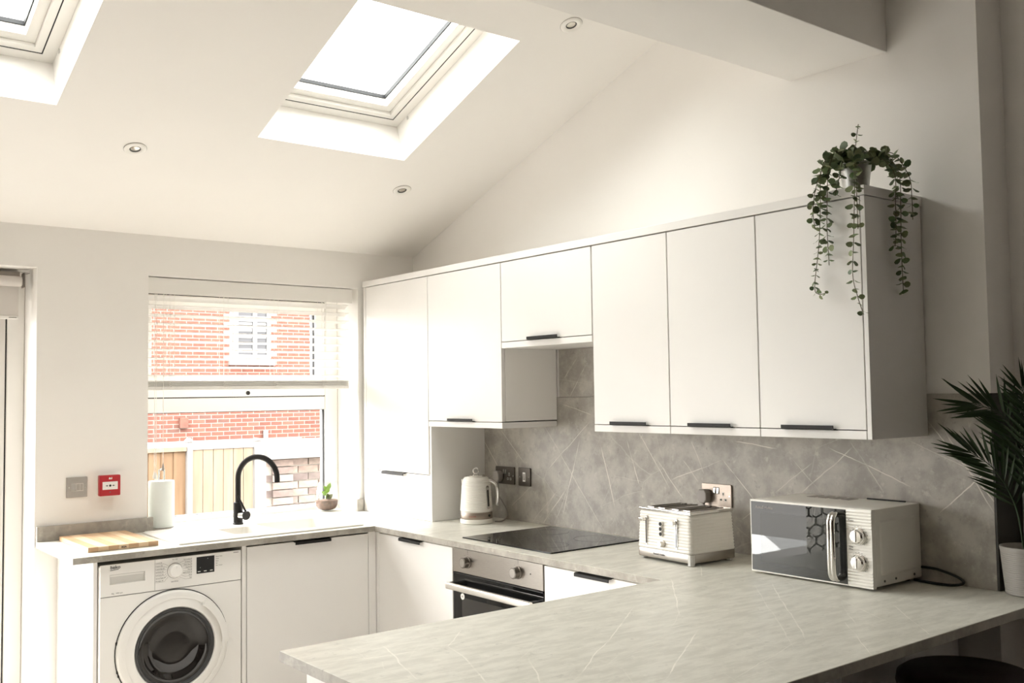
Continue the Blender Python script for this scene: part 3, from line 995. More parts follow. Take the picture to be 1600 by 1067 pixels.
b.box(-1.478, -1.476, WMY - 0.0018, WMY - 0.0012, 0.809, 0.811).box(-1.445, -1.443, WMY - 0.0018, WMY - 0.0012, 0.845, 0.847)
obj('display_marks', b, 'pale', ds)
text('maker_lettering', 'beko', 0.0195, (-1.852, WMY - 0.0008, 0.8475), (1, 0, 0), (0, 0, 1), 'ink', t, bold=0.0003, sx=1.05)
obj('maker_underline', B().prism([(-1.852, 0.8405), (-1.818, 0.8435), (-1.818, 0.8455), (-1.852, 0.8425)], WMY - 0.0008, WMY + .0002, ony), 'ink', t)
left = ['Cotton 60', 'Cottons 40', 'Cotton Eco 60', 'Synthetics 60', 'Synthetics 40', 'Xpress Super 30', 'Woollens 40']
right = ['Downwear 40', 'Outdoor 40', 'Dark Care 40', 'Hygiene 60', 'Mini 30', 'Hand Wash 20', 'Rinse', 'Spin']
b = B()
for k, s in enumerate(left):
    z = 0.8475 - k * 0.0125
    text('programme_lettering', s, 0.0062, (-1.668, WMY - 0.0006, z), (1, 0, 0), (0, 0, 1), 'grey', t)
    a = R(140 + (k * 80 / 6))
    b.tube([(-1.668, WMY - 0.0004, z - 0.003), (-1.632, WMY - 0.0004, z - 0.003), (-1.587 + 0.037 * math.cos(a), WMY - 0.0004, 0.811 + 0.037 * math.sin(a))], 0.00035, 4)
for k, s in enumerate(right):
    z = 0.8515 - k * 0.0112
    text('programme_lettering', s, 0.0062, (-1.513, WMY - 0.0006, z), (1, 0, 0), (0, 0, 1), 'grey', t, align='RIGHT')
    a = R(55 - (k * 110 / 7))
    b.tube([(-1.513, WMY - 0.0004, z - 0.003), (-1.542, WMY - 0.0004, z - 0.003), (-1.587 + 0.037 * math.cos(a), WMY - 0.0004, 0.811 + 0.037 * math.sin(a))], 0.00035, 4)
obj('programme_lines', b, 'grey', t)
text('programme_lettering', 'On / Off', 0.0062, (-1.587, WMY - 0.0006, 0.8555), (1, 0, 0), (0, 0, 1), 'grey', t, align='CENTER')
text('programme_lettering', 'Spin+Drain', 0.0068, (-1.587, WMY - 0.0006, 0.7635), (1, 0, 0), (0, 0, 1), 'ink', t, align='CENTER')
for k, s in enumerate(('Quick Wash', 'Wash', 'Rinse', 'Spin', 'End / Cancel')):
    text('display_lettering', s, 0.0058, (-1.408, WMY - 0.0006, 0.848 - k * 0.0095), (1, 0, 0), (0, 0, 1), 'grey', t)
text('capacity_lettering', '6kg   1000 rpm', 0.0072, (-1.846, WMY - 0.0006, 0.7455), (1, 0, 0), (0, 0, 1), 'grey', t)
obj('model_mark', B().box(-1.328, -1.304, WMY - 0.0006, WMY + .0002, 0.857, 0.8595), 'grey', t)
DC = (-1.593, WMY, 0.494)
obj('door_recess_ring', B().lathe([(0.237, -0.0015), (0.2405, -0.0015), (0.2405, 0.0003), (0.237, 0.0003), (0.237, -0.0015)], 64, DC, 'y', cap=False), 'ink', t)
dr = obj('door', B().lathe([(0.236, -0.0005), (0.236, -0.012), (0.230, -0.021), (0.214, -0.028), (0.205, -0.0285), (0.205, -0.026), (0.178, -0.036), (0.172, -0.036),
                            (0.166, -0.026), (0.166, -0.0005), (0.236, -0.0005)], 80, DC, 'y', cap=False), 'white', t, smooth=32)
b = B()
n = 14
for i in range(n + 1):
    a = R(-2 + 58 * i / n)
    for rr, yy in ((0.170, -0.0335), (0.195, -0.0275), (0.205, -0.0295), (0.234, -0.0155), (0.229, -0.036), (0.207, -0.046), (0.197, -0.046)):
        b.v.append((DC[0] + rr * math.cos(a), DC[1] + yy, DC[2] + rr * math.sin(a)))
for i in range(n):
    o0, o1 = i * 7, (i + 1) * 7
    for k in range(2, 6):
        b.f.append((o0 + k, o0 + k + 1, o1 + k + 1, o1 + k))
    b.f.append((o0 + 6, o0 + 2, o1 + 2, o1 + 6))
b.f.append((2, 3, 4, 5, 6)); b.f.append(tuple(n * 7 + k for k in (6, 5, 4, 3, 2)))
obj('door_handle', b, 'white', dr, smooth=40)
obj('seal', B().lathe([(0.166, -0.027), (0.1665, -0.031), (0.158, -0.033), (0.151, -0.024), (0.151, -0.012)], 64, DC, 'y', cap=False), 'rubber', dr, smooth=40)
obj('drum', B().lathe([(0.150, -0.0008), (0.150, -0.0045), (0.130, -0.0035), (0.0005, -0.003)], 64, DC, 'y', cap=False), 'drum', dr, smooth=50)
obj('porthole_glass', B().lathe([(0.153, -0.022), (0.142, -0.024), (0.126, -0.020), (0.114, -0.010), (0.10, -0.0065), (0.06, -0.0055), (0.0005, -0.0055)], 64, DC, 'y', cap=False), 'doorglass', dr, smooth=60)
b = B()
for a in (168, 196, 200):
    aa = R(a)
    b.box(DC[0] + 0.238 * math.cos(aa) - 0.004, DC[0] + 0.238 * math.cos(aa) + 0.004, WMY - 0.004, WMY - 0.0016, DC[2] + 0.238 * math.sin(aa) - 0.006, DC[2] + 0.238 * math.sin(aa) + 0.006)
obj('hinge_clip', b, 'ink', dr)

# ---- sink
t = thing('kitchen_sink', 'white composite bowl-and-a-half sink with drainer under the window', 'sink', (-1.1, -0.31, ZT))
x0, x1, y0, y1 = -1.556, -0.652, -0.556, -0.066
HB, MBW = (-1.262, -1.105, -0.455, -0.225), (-1.045, -0.715, -0.49, -0.15)
xs = [x0, x0 + 0.012, HB[0], HB[1], MBW[0], MBW[1], x1 - 0.012, x1]
ys = [y0, y0 + 0.012, MBW[2], HB[2], HB[3], MBW[3], y1 - 0.012, y1]


def insink(u, v):
    return not ((HB[0] < u < HB[1] and HB[2] < v < HB[3]) or (MBW[0] < u < MBW[1] and MBW[2] < v < MBW[3]))


def rim(u, v, w):
    if w > ZT + 0.002 and (u < x0 + 0.013 or u > x1 - 0.013 or v < y0 + 0.013 or v > y1 - 0.013):
        edge = u in (x0, x1) or v in (y0, y1)
        return (u, v, ZT + (0.006 if edge else 0.011))
    return (u, v, w)


obj('rim', B().grid(xs, ys, ZT + 0.0005, ZT + 0.007, insink, rim), 'sink', t, bev=0.002)
for (a, c, d, e), dep, nm in ((MBW, 0.18, 'main_bowl'), (HB, 0.13, 'half_bowl')):
    th = 0.003
    P = rrect(a, c, d, e, 0.03, 4)
    Q = rrect(a + 0.012, c - 0.012, d + 0.012, e - 0.012, 0.03, 4)
    n = len(P)
    b = B()
    # flat lip from the square cut-out to the rounded bowl, then walls and floor
    b.add([(px, py, ZT + 0.0068) for px, py in P] + [(px, py, ZT - dep) for px, py in Q],
          [(i, (i + 1) % n, n + (i + 1) % n, n + i) for i in range(n)] + [tuple(range(n, 2 * n))])
    m_ = len(P) // 4
    for ci, (sx_, sy_) in enumerate(((c, e), (a, e), (a, d), (c, d))):
        arc = P[ci * m_:(ci + 1) * m_]
        b.add([(sx_, sy_, ZT + 0.0068)] + [(px, py, ZT + 0.0068) for px, py in arc], [tuple(range(len(arc) + 1))])
    bw = obj(nm, b, 'sink', t, smooth=50)
    obj('strainer', B().lathe([(0.035, 0), (0.035, 0.003), (0.028, 0.004)], 24, ((a + c) / 2, (d + e) / 2, ZT - dep + .0005)), 'chrome', bw, smooth=30)
for k in range(6):
    yy = -0.44 + k * 0.055
    obj('drainer_ridge', B().prism([(yy - 0.006, ZT + 0.0072), (yy + 0.006, ZT + 0.0072), (yy + 0.003, ZT + 0.0098), (yy - 0.003, ZT + 0.0098)], -1.51, -1.30, onx), 'sink', t, bev=0.001)

# ---- tap
TX, TY, TZ = -1.107, -0.118, ZT + 0.0076
t = thing('kitchen_tap', 'matt black swan-neck mixer tap behind the sink', 'tap', (TX, TY, TZ))
obj('base', B().lathe([(0.026, 0), (0.026, 0.006), (0.0235, 0.009), (0.0225, 0.105), (0.020, 0.108)], 28, (TX, TY, TZ)), 'black', t, smooth=35)
dv = Vector((0.62, -0.78, 0)).normalized()
pts = [Vector((TX, TY, TZ + 0.10)), Vector((TX, TY, TZ + 0.225))]
rad = 0.105
for k in range(1, 25):
    a = PI - PI * 1.02 * k / 24
    pts.append(Vector((TX, TY, TZ + 0.225)) + dv * (rad + rad * math.cos(a)) + Vector((0, 0, rad * math.sin(a))))
e = pts[-1]
pts.append(e + Vector((0, 0, -0.012)))
obj('spout', B().tube(pts, 0.0135, 18), 'black', t, smooth=40)
lv = Vector((0.35, -0.94, 0)).normalized()
c0 = Vector((TX, TY, TZ + 0.045)) + lv * 0.018
kn = obj('side_valve', B().tube([c0, c0 + lv * 0.034], 0.0195, 24), 'chrome', t, smooth=40)
obj('valve_cap', B().tube([c0 + lv * 0.0343, c0 + lv * 0.040, c0 + lv * 0.046], [0.0225, 0.0225, 0.021], 24), 'black', kn, smooth=35)
l0 = c0 + lv * 0.038 + Vector((0, 0, 0.016))
obj('lever', B().tube([l0, l0 + Vector((-0.034, 0.022, 0.082))], [0.0052, 0.0042], 12), 'black', kn, smooth=40)

# ================================================================== BLINDS
BY = 0.055
t = thing('venetian_blind', 'white wide-slat venetian blind half raised over the kitchen window', 'blind', (-0.94, BY, 2.05))
obj('headrail', B().box(-1.503, -0.40, BY - 0.025, BY + 0.035, 2.072, 2.130), 'blind', t, bev=0.001)
obj('valance', B().box(-1.506, -0.386, BY - 0.036, BY - 0.028, 2.054, 2.131).box(-0.392, -0.386, BY - 0.028, BY + 0.02, 2.054, 2.131), 'blind', t, bev=0.002)
SL = B()
slat_bm = mesh_of('slat', SL.prism([(-0.025, -0.0014), (-0.012, 0.0012), (0.0, 0.002), (0.012, 0.0012), (0.025, -0.0014), (0.025, 0.0012), (0.012, 0.0038), (0.0, 0.0046), (-0.012, 0.0038), (-0.025, 0.0012)],
                                   -0.548, 0.548, lambda a, bb, w: (w, a, bb)))
slat_bm.materials.append(M['blind'])
slats_z = [2.034 - 0.0425 * k for k in range(10)]
for k, z in enumerate(slats_z):
    tilt = R(9) if k > 2 else R(24 - 6 * k)
    inst('slat', slat_bm, Matrix.Translation((-0.950, BY, z)) @ Matrix.Rotation(-tilt, 4, 'X'), t)
for k in range(6):
    inst('slat', slat_bm, Matrix.Translation((-0.950, BY, 1.598 + 0.0052 * k)), t)
obj('bottom_rail', B().box(-1.498, -0.402, BY - 0.025, BY + 0.025, 1.581, 1.596), 'blind', t, bev=0.002)
for x in (-1.385, -1.111, -0.835, -0.555):
    b = B()
    for yy in (-0.026, 0.026):
        b.tube([(x - 0.012, BY + yy, 2.07), (x - 0.012, BY + yy, 1.63)], 0.0008, 5)
        b.tube([(x + 0.012, BY + yy, 2.07), (x + 0.012, BY + yy, 1.63)], 0.0008, 5)
    for k in range(5):
        z = 1.628 - k * 0.008
        b.tube(smoothpath([(x - 0.014, BY - 0.0265, z), (x - 0.004 + 0.004 * (k % 2), BY - 0.034, z - 0.010), (x + 0.016, BY - 0.0265, z - 0.002 - 0.004 * (k % 3))], 4), 0.0012, 5)
    obj('ladder_cord', b, 'cord', t)
    obj('rail_clip', B().box(x - 0.016, x + 0.016, BY - 0.0272, BY - 0.0255, 1.582, 1.595), 'blind', t)
for x, z1 in ((-1.470, 1.19), (-1.462, 1.185), (-1.428, 1.225)):
    c = obj('pull_cord', B().tube([(x, BY - 0.032, 2.055), (x, BY - 0.032, z1)], 0.0013, 6), 'cord', t)
    obj('tassel', B().lathe([(0.007, -0.034), (0.0065, -0.02), (0.003, -0.004), (0.002, 0.0)], 12, (x, BY - 0.032, z1)), 'cord' if x < -1.44 else 'plugp', c, smooth=40)

t = thing('roller_blind', 'white roller blind rolled up at the top of the patio door', 'blind', (-3.0, 0.1, 2.08))
obj('tube', B().lathe([(0.024, -4.885), (0.024, -2.052)], 24, (0, 0.1, 2.083), 'x'), 'fabric', t, smooth=40)
obj('fabric', B().box(-4.875, -2.057, 0.1225, 0.1235, 1.925, 2.083), 'fabric', t)
bb = obj('bottom_bar', B().box(-4.875, -2.057, 0.117, 0.129, 1.911, 1.926), 'upvc', t, bev=0.003)
obj('bar_end_cap', B().box(-2.098, -2.066, 0.1155, 0.1168, 1.917, 1.920), 'plugp', bb)
b = B().box(-2.045, -2.041, 0.07, 0.13, 2.055, 2.120).box(-2.045, -2.020, 0.07, 0.13, 2.120, 2.1225)
obj('bracket', b, 'bsteel', t, bev=0.001)
obj('end_plug', B().lathe([(0.018, -2.0515), (0.018, -2.0455)], 20, (0, 0.1, 2.083), 'x'), 'plugp', t)
obj('top_track', B().box(-4.88, -2.05, 0.135, 0.21, 2.105, 2.13), 'bsteel', t)

# ================================================================== WALL FITTINGS


def rounded_plate(y0, y1, z0, z1, x0, x1, r=0.004):
    return B().prism(rrect(min(y0, y1), max(y0, y1), z0, z1, r, 3), x0, x1, onx)


# fused switch on the window wall
t = thing('light_switch', 'brushed steel double rocker switch plate on the window wall', 'switch', (-1.83, -0.0005, 1.141))
obj('plate', B().prism(rrect(-1.875, -1.785, 1.095, 1.187, 0.003, 3), -0.008, -0.0005, ony), 'bsteel', t, bev=0.001)
obj('surround', B().box(-1.855, -1.803, -0.0088, -0.0079, 1.124, 1.158), 'cream', t)
obj('rocker', B().prism([(-0.0088, 1.126), (-0.0125, 1.126), (-0.0095, 1.156), (-0.0088, 1.156)], -1.8535, -1.8365, onx), 'satin', t)
obj('rocker', B().box(-1.8335, -1.8185, -0.0098, -0.0087, 1.126, 1.156), 'bsteel', t)
obj('rocker', B().box(-1.8165, -1.8045, -0.0098, -0.0087, 1.126, 1.156), 'bsteel', t)
for x in (-1.865, -1.795):
    obj('screw', B().lathe([(0.0035, -0.0088), (0.0035, -0.0079)], 14, (x, 0, 1.141), 'y'), 'chrome', t)

t = thing('fire_call_point', 'red fire alarm call point beside the brushed switch plate', 'alarm', (-1.695, -0.0005, 1.142))
obj('back_box', B().prism(rrect(-1.741, -1.649, 1.096, 1.189, 0.004, 3), -0.016, -0.0005, ony), 'cream', t, bev=0.001)
obj('case', B().prism(rrect(-1.742, -1.648, 1.095, 1.190, 0.005, 3), -0.045, -0.0162, ony), 'red', t, bev=0.003)
pl = obj('press_plate', B().box(-1.729, -1.661, -0.0465, -0.0449, 1.124, 1.160), 'white', t, bev=0.0006)
obj('dot', B().lathe([(0.0052, -0.0471), (0.0052, -0.0464)], 20, (-1.695, 0, 1.142), 'y'), 'ink', pl)
for s in (-1, 1):
    c = -1.695 + s * 0.015
    obj('arrow', B().prism([(c - s * 0.006, 1.142), (c, 1.146), (c, 1.1435), (c + s * 0.005, 1.1435), (c + s * 0.005, 1.1405), (c, 1.1405), (c, 1.138)], -0.0471, -0.0464, ony), 'ink', pl)
lg = obj('flame_house_symbol', B().prism([(-1.701, 1.171), (-1.701, 1.177), (-1.697, 1.181), (-1.693, 1.177), (-1.693, 1.171)], -0.0456, -0.0449, ony), 'white', t)
obj('flame_house_symbol', B().prism([(-1.692, 1.171), (-1.6905, 1.178), (-1.688, 1.182), (-1.686, 1.176), (-1.687, 1.171)], -0.0456, -0.0449, ony), 'white', t)
obj('reset_hole', B().lathe([(0.003, -0.0455), (0.003, -0.0449)], 14, (-1.695, 0, 1.112), 'y'), 'grey', t)


def socket(label, y0, y1, z0, z1, plate_mat):
    """double UK socket, x face; y0 is the left end in view (larger y)"""
    X = -0.0085
    t = thing('wall_socket', label, 'socket', (X, (y0 + y1) / 2, (z0 + z1) / 2))
    obj('plate', rounded_plate(y0, y1, z0, z1, X - 0.0075, X - 0.0003, 0.004), plate_mat, t, bev=0.001)
    w = y0 - y1
    zc = (z0 + z1) / 2
    for k, s in enumerate((0.27, 0.73)):
        yc = y0 - w * s
        b = B().box(X - 0.0082, X - 0.0074, yc - 0.0025, yc + 0.0025, zc + 0.002, zc + 0.012)
        for d in (-0.011, 0.011):
            b.box(X - 0.0082, X - 0.0074, yc + d - 0.0038, yc + d + 0.0038, zc - 0.019, zc - 0.013)
        if k == 1:
            obj('pin_holes', b, 'ink', t)
            c = B().box(X - 0.0079, X - 0.0074, yc - 0.0045, yc + 0.0045, zc, zc + 0.014)
            for d in (-0.011, 0.011):
                c.box(X - 0.0079, X - 0.0074, yc + d - 0.0055, yc + d + 0.0055, zc - 0.021, zc - 0.011)
            obj('pin_shutter', c, 'cream', t)
    for d in (-0.0085, 0.0085):
        yy = (y0 + y1) / 2 + d
        rk = obj('rocker_surround', B().box(X - 0.0085, X - 0.0074, yy - 0.0065, yy + 0.0065, zc + 0.006, zc + 0.032), 'grey', t)
        obj('rocker', B().prism([(X - 0.0084, zc + 0.009), (X - 0.0125, zc + 0.009), (X - 0.009, zc + 0.029), (X - 0.0084, zc + 0.029)], yy - 0.0045, yy + 0.0045, ony), 'bsteel', rk)
    obj('screw', B().lathe([(0.0032, -0.0082), (0.0032, -0.0074)], 12, (X, y1 + 0.009, zc), 'x'), 'chrome', t)
    return t


socket('brushed steel double socket behind the kettle', -0.787, -0.938, 1.087, 1.174, 'dsteel')
socket('brushed steel double socket behind the toaster', -2.148, -2.296, 1.083, 1.171, 'psteel')
t = thing('cooker_switch', 'brushed steel single switch plate between kettle socket and hob', 'switch', (-0.0085, -1.018, 1.13))
X = -0.0085
obj('plate', rounded_plate(-0.970, -1.062, 1.086, 1.175, X - 0.0075, X - 0.0003), 'dsteel', t, bev=0.001)
obj('rocker_surround', B().box(X - 0.0085, X - 0.0074, -1.006, -1.026, 1.108, 1.153), 'white', t)
obj('rocker', B().prism([(X - 0.0084, 1.115), (X - 0.0125, 1.115), (X - 0.009, 1.146), (X - 0.0084, 1.146)], -1.009, -1.023, ony), 'plugp', t)
for y in (-0.982, -1.050):
    obj('screw', B().lathe([(0.0032, -0.0082), (0.0032, -0.0074)], 12, (X, y, 1.13), 'x'), 'chrome', t)


def plug(label, y, z, cable_pts, lean=0.0):
    X = -0.0165
    t = thing('power_plug', label, 'plug', (X, y, z))
    P = [(y - 0.024, z - 0.018), (y - 0.012, z - 0.030), (y + 0.012, z - 0.030), (y + 0.024, z - 0.018), (y + 0.024, z + 0.010), (y + 0.014, z + 0.024), (y - 0.014, z + 0.024), (y - 0.024, z + 0.010)]
    obj('body', B().prism(P, X - 0.032, X - 0.0002, onx), 'plugp', t, bev=0.005, seg=3)
    obj('cable_sleeve', B().tube([(X - 0.020, y, z - 0.029), (X - 0.020, y, z - 0.058)], [0.007, 0.004], 12), 'plugp', t, smooth=40)
    obj('cable', B().tube(smoothpath(cable_pts, 10), 0.0032, 8), 'plugp', t, smooth=50)
    return t


plug('grey plug with cable hanging from the socket behind the kettle', -0.826, 1.128,
     [(-0.0365, -0.826, 1.072), (-0.036, -0.835, 1.03), (-0.030, -0.885, 0.97), (-0.045, -0.915, 0.935), (-0.085, -0.925, 0.9145), (-0.12, -0.91, 0.914)])
plug('grey plug in the socket behind the toaster', -2.172, 1.125, [(-0.0365, -2.172, 1.068), (-0.036, -2.175, 1.02), (-0.03, -2.19, 0.95), (-0.06, -2.20, 0.915)])

# downlights set into the slope
for (x, y, lab) in ((-1.789, -0.674, 'round white recessed downlight at the left, between the two roof windows'),
                    (-0.471, -0.641, 'round white recessed downlight below the nearer roof window'),
                    (-0.458, -1.905, 'round white recessed downlight tucked beside the beam')):
    t = thing('downlight', lab, 'light', roof(x, y, 0), group='recessed ceiling downlights')

    def dl(prof, n=36):
        b = B().lathe(prof, n, (0, 0, 0), 'z', cap=False)
        b.v = [roof(x + p[0], y + p[1] * NZ, p[2]) for p in b.v]
        return b
    obj('bezel', dl([(0.045, -0.0003), (0.045, -0.003), (0.041, -0.006), (0.029, -0.0065), (0.0235, -0.004), (0.0225, -0.0004)]), 'upvc', t, smooth=40)
    obj('bezel_shadow_ring', dl([(0.0465, -0.0004), (0.0465, -0.0012), (0.0445, -0.0012)]), 'plugp', t)
    obj('trim_ring', dl([(0.0225, -0.0004), (0.0225, -0.0030), (0.0195, -0.0030), (0.0185, -0.0012)]), 'rubber', t, smooth=40)
    obj('lamp', dl([(0.0185, -0.0008), (0.013, -0.0022), (0.007, -0.0030), (0.0004, -0.0032)], 24), 'lens', t, smooth=50)

# ================================================================== THINGS ON THE WORKTOP
# chopping board of glued staves
t = thing('chopping_board', 'light and brown striped wooden chopping board on the worktop corner', 'chopping board', (-1.77, -0.28, ZT + .001))
bx0, bx1, by0, by1 = -1.914, -1.626, -0.500, -0.045
n = 7
random.seed(4)
for k in range(n):
    w = (bx1 - bx0) / n
    mname = 'board_b' if k in (0, 2, 4, 6) else 'board_a'
    obj('stave', B().box(bx0 + k * w + .0001, bx0 + (k + 1) * w - .0001, by0, by1, ZT + .0012, ZT + 0.0205), mname, t, bev=0.0012)
text('maker_lettering', 'IKEA', 0.0105, (-1.770, by0 - 0.0004, ZT + 0.0065), (1, 0, 0), (0, 0, 1), 'ink', t, align='CENTER', bold=0.0004)

# paper towel
PX, PY = -1.428, 0.045
t = thing('paper_towel_holder', 'chrome paper towel holder with a black base on the window sill', 'holder', (PX, PY, ZT))
obj('base', B().lathe([(0.07, 0.0005), (0.072, 0.004), (0.068, 0.008), (0.012, 0.009)], 36, (PX, PY, ZT)), 'bsteel', t, smooth=35)
b = B().tube(smoothpath([(PX - 0.012, PY, ZT + 0.009), (PX - 0.012, PY, ZT + 0.26), (PX - 0.010, PY, ZT + 0.280), (PX, PY, ZT + 0.289), (PX + 0.010, PY, ZT + 0.280), (PX + 0.012, PY, ZT + 0.26), (PX + 0.012, PY, ZT + 0.009)], 8), 0.0035, 10)
obj('rod', b, 'chrome', t, smooth=50)
b = B().lathe([(0.060, 0.0), (0.0605, 0.004), (0.0605, 0.218), (0.060, 0.222), (0.02, 0.222), (0.02, 0.0), (0.060, 0.0)], 40, (PX, PY, ZT + 0.0095), cap=False)
tag(obj('paper_towel_roll', b, 'paper', smooth=40), 'white paper towel roll standing on its holder by the window', 'paper towel')

# terrarium vase
VX, VY = -0.487, 0.135
t = thing('glass_terrarium', 'clear round glass vase with soil and a green sprout on the sill', 'planter', (VX, VY, ZT))
obj('soil', B().lathe([(0.03, 0.006), (0.048, 0.014), (0.058, 0.03), (0.061, 0.055), (0.058, 0.060), (0.03, 0.062), (0.0005, 0.063)], 28, (VX, VY, ZT)), 'soil', t, smooth=50)
obj('vessel', B().lathe([(0.0005, 0.0005), (0.034, 0.001), (0.052, 0.012), (0.062, 0.03), (0.065, 0.06), (0.063, 0.10), (0.057, 0.135), (0.050, 0.155), (0.047, 0.160), (0.046, 0.159), (0.050, 0.15)], 36, (VX, VY, ZT), cap=False), 'vessel', t, smooth=60)


def leafmesh(name, w, l, m, curl=0.15, n=4):
    """pointed oval leaf along +y from the origin, faces +z"""
    b = B()
    L = []
    for i in range(n + 1):
        s = i / n
        hw = w * math.sin(PI * min(1, max(0, s)) ** 0.85) * 0.5
        L.append((hw, s * l, curl * l * s * s))
    for hw, y, z in L:
        b.v += [(-hw, y, z + hw * 0.35), (0, y, z), (hw, y, z + hw * 0.35)]
    for i in range(n):
        o = i * 3
        b.f += [(o, o + 1, o + 4, o + 3), (o + 1, o + 2, o + 5, o + 4)]
    me = bpy.data.meshes.new(name)
    me.from_pydata(b.v, [], b.f)
    me.materials.append(M[m])
    me.polygons.foreach_set('use_smooth', [True] * len(me.polygons))
    return me


def aim(p, d, up, roll=0.0, s=1.0):
    """matrix with local +y along d, local +z near up"""
    d = Vector(d).normalized()
    x = d.cross(Vector(up))
    if x.length < 1e-4: x = d.cross(Vector((1, 0, 0.1)))
    x.normalize()
    z = x.cross(d)
    m = Matrix(((x.x, d.x, z.x, p[0]), (x.y, d.y, z.y, p[1]), (x.z, d.z, z.z, p[2]), (0, 0, 0, 1)))
    return m @ Matrix.Rotation(roll, 4, 'Y') @ Matrix.Scale(s, 4)


sp = leafmesh('leaf', 0.026, 0.045, 'sprout', 0.1)
sp2 = leafmesh('leaf', 0.026, 0.042, 'leaf', 0.1)
stp = smoothpath([(VX - 0.004, VY, ZT + 0.06), (VX - 0.010, VY - 0.01, ZT + 0.085), (VX - 0.004, VY - 0.012, ZT + 0.115)], 6)
obj('stem', B().tube(stp, 0.002, 6), 'sprout', t)
for (p, d, mm) in (((VX - 0.004, VY - 0.012, ZT + 0.115), (0.35, -0.15, 0.9), sp), ((VX - 0.006, VY - 0.012, ZT + 0.105), (-0.5, -0.1, 0.7), sp),
                   ((VX - 0.009, VY - 0.01, ZT + 0.088), (-0.85, -0.2, 0.45), sp), ((VX - 0.008, VY - 0.01, ZT + 0.095), (0.1, -0.3, 0.9), sp),
                   ((VX - 0.002, VY - 0.006, ZT + 0.064), (0.65, -0.4, 0.7), sp2), ((VX, VY - 0.006, ZT + 0.066), (-0.3, -0.4, 0.7), sp2)):
    inst('leaf', mm, aim(p, d, (0, -1, 0.3)), t)

# ---- kettle
KX, KY = -0.200, -0.868
t = thing('electric_kettle', 'white ribbed electric kettle with chrome handle in the corner', 'kettle', (KX, KY, ZT))
kr = Vector((0.783, -0.622, 0))       # handle side
kf = Vector((-0.622, -0.783, 0))      # side turned to the room
obj('base', B().lathe([(0.076, 0.001), (0.080, 0.004), (0.080, 0.020), (0.077, 0.024)], 48, (KX, KY, ZT)), 'cream', t, smooth=35)
obj('chrome_band', B().lathe([(0.0775, 0.0245), (0.0785, 0.026), (0.0785, 0.055), (0.0775, 0.057)], 48, (KX, KY, ZT)), 'psteel', t, smooth=35)
prof = [(0.0775, 0.0575)]
z = 0.062
while z < 0.215:
    s = (z - 0.062) / 0.153
    r0 = 0.0785 - 0.0105 * s - 0.012 * max(0, s - 0.75) * 4 * max(0, s - 0.75) * 4 * 0.6
    prof += [(r0, z), (r0 + 0.0014, z + 0.0022), (r0 + 0.0014, z + 0.0050), (r0, z + 0.0072)]
    z += 0.0085
prof += [(0.058, 0.222), (0.050, 0.226)]
obj('body', B().lathe(prof, 56, (KX, KY, ZT)), 'cream', t, smooth=28)
ld = obj('lid', B().lathe([(0.0515, 0.2263), (0.0525, 0.229), (0.049, 0.233), (0.020, 0.238), (0.009, 0.239)], 40, (KX, KY, ZT)), 'chrome', t, smooth=35)
b = B()
rc = Vector((KX, KY, ZT + 0.2535))
ringp = [rc + (kr * math.cos(2 * PI * k / 24) + Vector((0, 0, 1)) * math.sin(2 * PI * k / 24)) * 0.0135 for k in range(25)]
obj('lid_ring', b.tube(ringp, 0.0032, 10), 'chrome', ld, smooth=60)
kc = Vector((KX, KY, ZT))
hp = smoothpath([kc + kr * 0.050 + Vector((0, 0, 0.207)), kc + kr * 0.075 + Vector((0, 0, 0.203)), kc + kr * 0.097 + Vector((0, 0, 0.185)), kc + kr * 0.104 + Vector((0, 0, 0.150)), kc + kr * 0.103 + Vector((0, 0, 0.105)), kc + kr * 0.100 + Vector((0, 0, 0.085))], 8)
b = B()
# oval grip: two side-by-side tubes read as one flat handle
sd = kf * 0.006
obj('handle', b.tube([p + sd for p in hp], [0.0105] * (len(hp) - 1) + [0.008], 12).tube([p - sd for p in hp], [0.0105] * (len(hp) - 1) + [0.008], 12), 'chrome', t, smooth=60)
wd = (kr * 0.75 + kf * 0.66).normalized()
wt_ = Vector((-wd.y, wd.x, 0))
b = B()
P = rrect(-0.011, 0.011, 0.072, 0.186, 0.0105, 5)
b.prism(P, 0, 0.004, lambda a, bb, w: tuple(kc + wd * (0.0795 - 0.0105 * (bb - 0.062) / 0.153 + w) + wt_ * a + Vector((0, 0, bb))))
wn = obj('gauge_surround', b, 'chrome', t, bev=0.001)
P = rrect(-0.0055, 0.0055, 0.085, 0.165, 0.005, 4)
b = B().prism(P, 0.0041, 0.0048, lambda a, bb, w: tuple(kc + wd * (0.0795 - 0.0105 * (bb - 0.062) / 0.153 + w) + wt_ * a + Vector((0, 0, bb))))
obj('water_gauge', b, 'ovenglass', wn)
b = B().prism([(-0.062, 0.212), (-0.0625, 0.190), (-0.072, 0.196), (-0.071, 0.216)], -0.012, 0.012, lambda a, bb, w: tuple(kc + kr * a + kf * w + Vector((0, 0, bb))))
obj('spout', b, 'cream', t, bev=0.003)
sw = (kr * 0.80 + kf * 0.60).normalized()
obj('power_switch', B().tube([kc + sw * 0.077 + Vector((0, 0, 0.041)), kc + sw * 0.0825 + Vector((0, 0, 0.041))], 0.006, 14), 'ink', t)
tr = Vector((-kf.y, kf.x, 0)) * -1
text('maker_lettering', 'Russell Hobbs', 0.0078, kc + (kf * 0.0788 - kr * 0.034 + Vector((0, 0, 0.037))), kr, (0, 0, 1), 'red', t, sx=0.8)

# ---- toaster
t = thing('four_slice_toaster', 'white ribbed four-slice toaster with chrome top beside the microwave', 'toaster', (-0.245, -2.262, ZT), R(-3.0))
HX, HY = 0.118, 0.142           # half depth (front = -x), half width


def tb(x0, x1, y0, y1, z0, z1): return B().box(x0, x1, y0, y1, z0, z1)


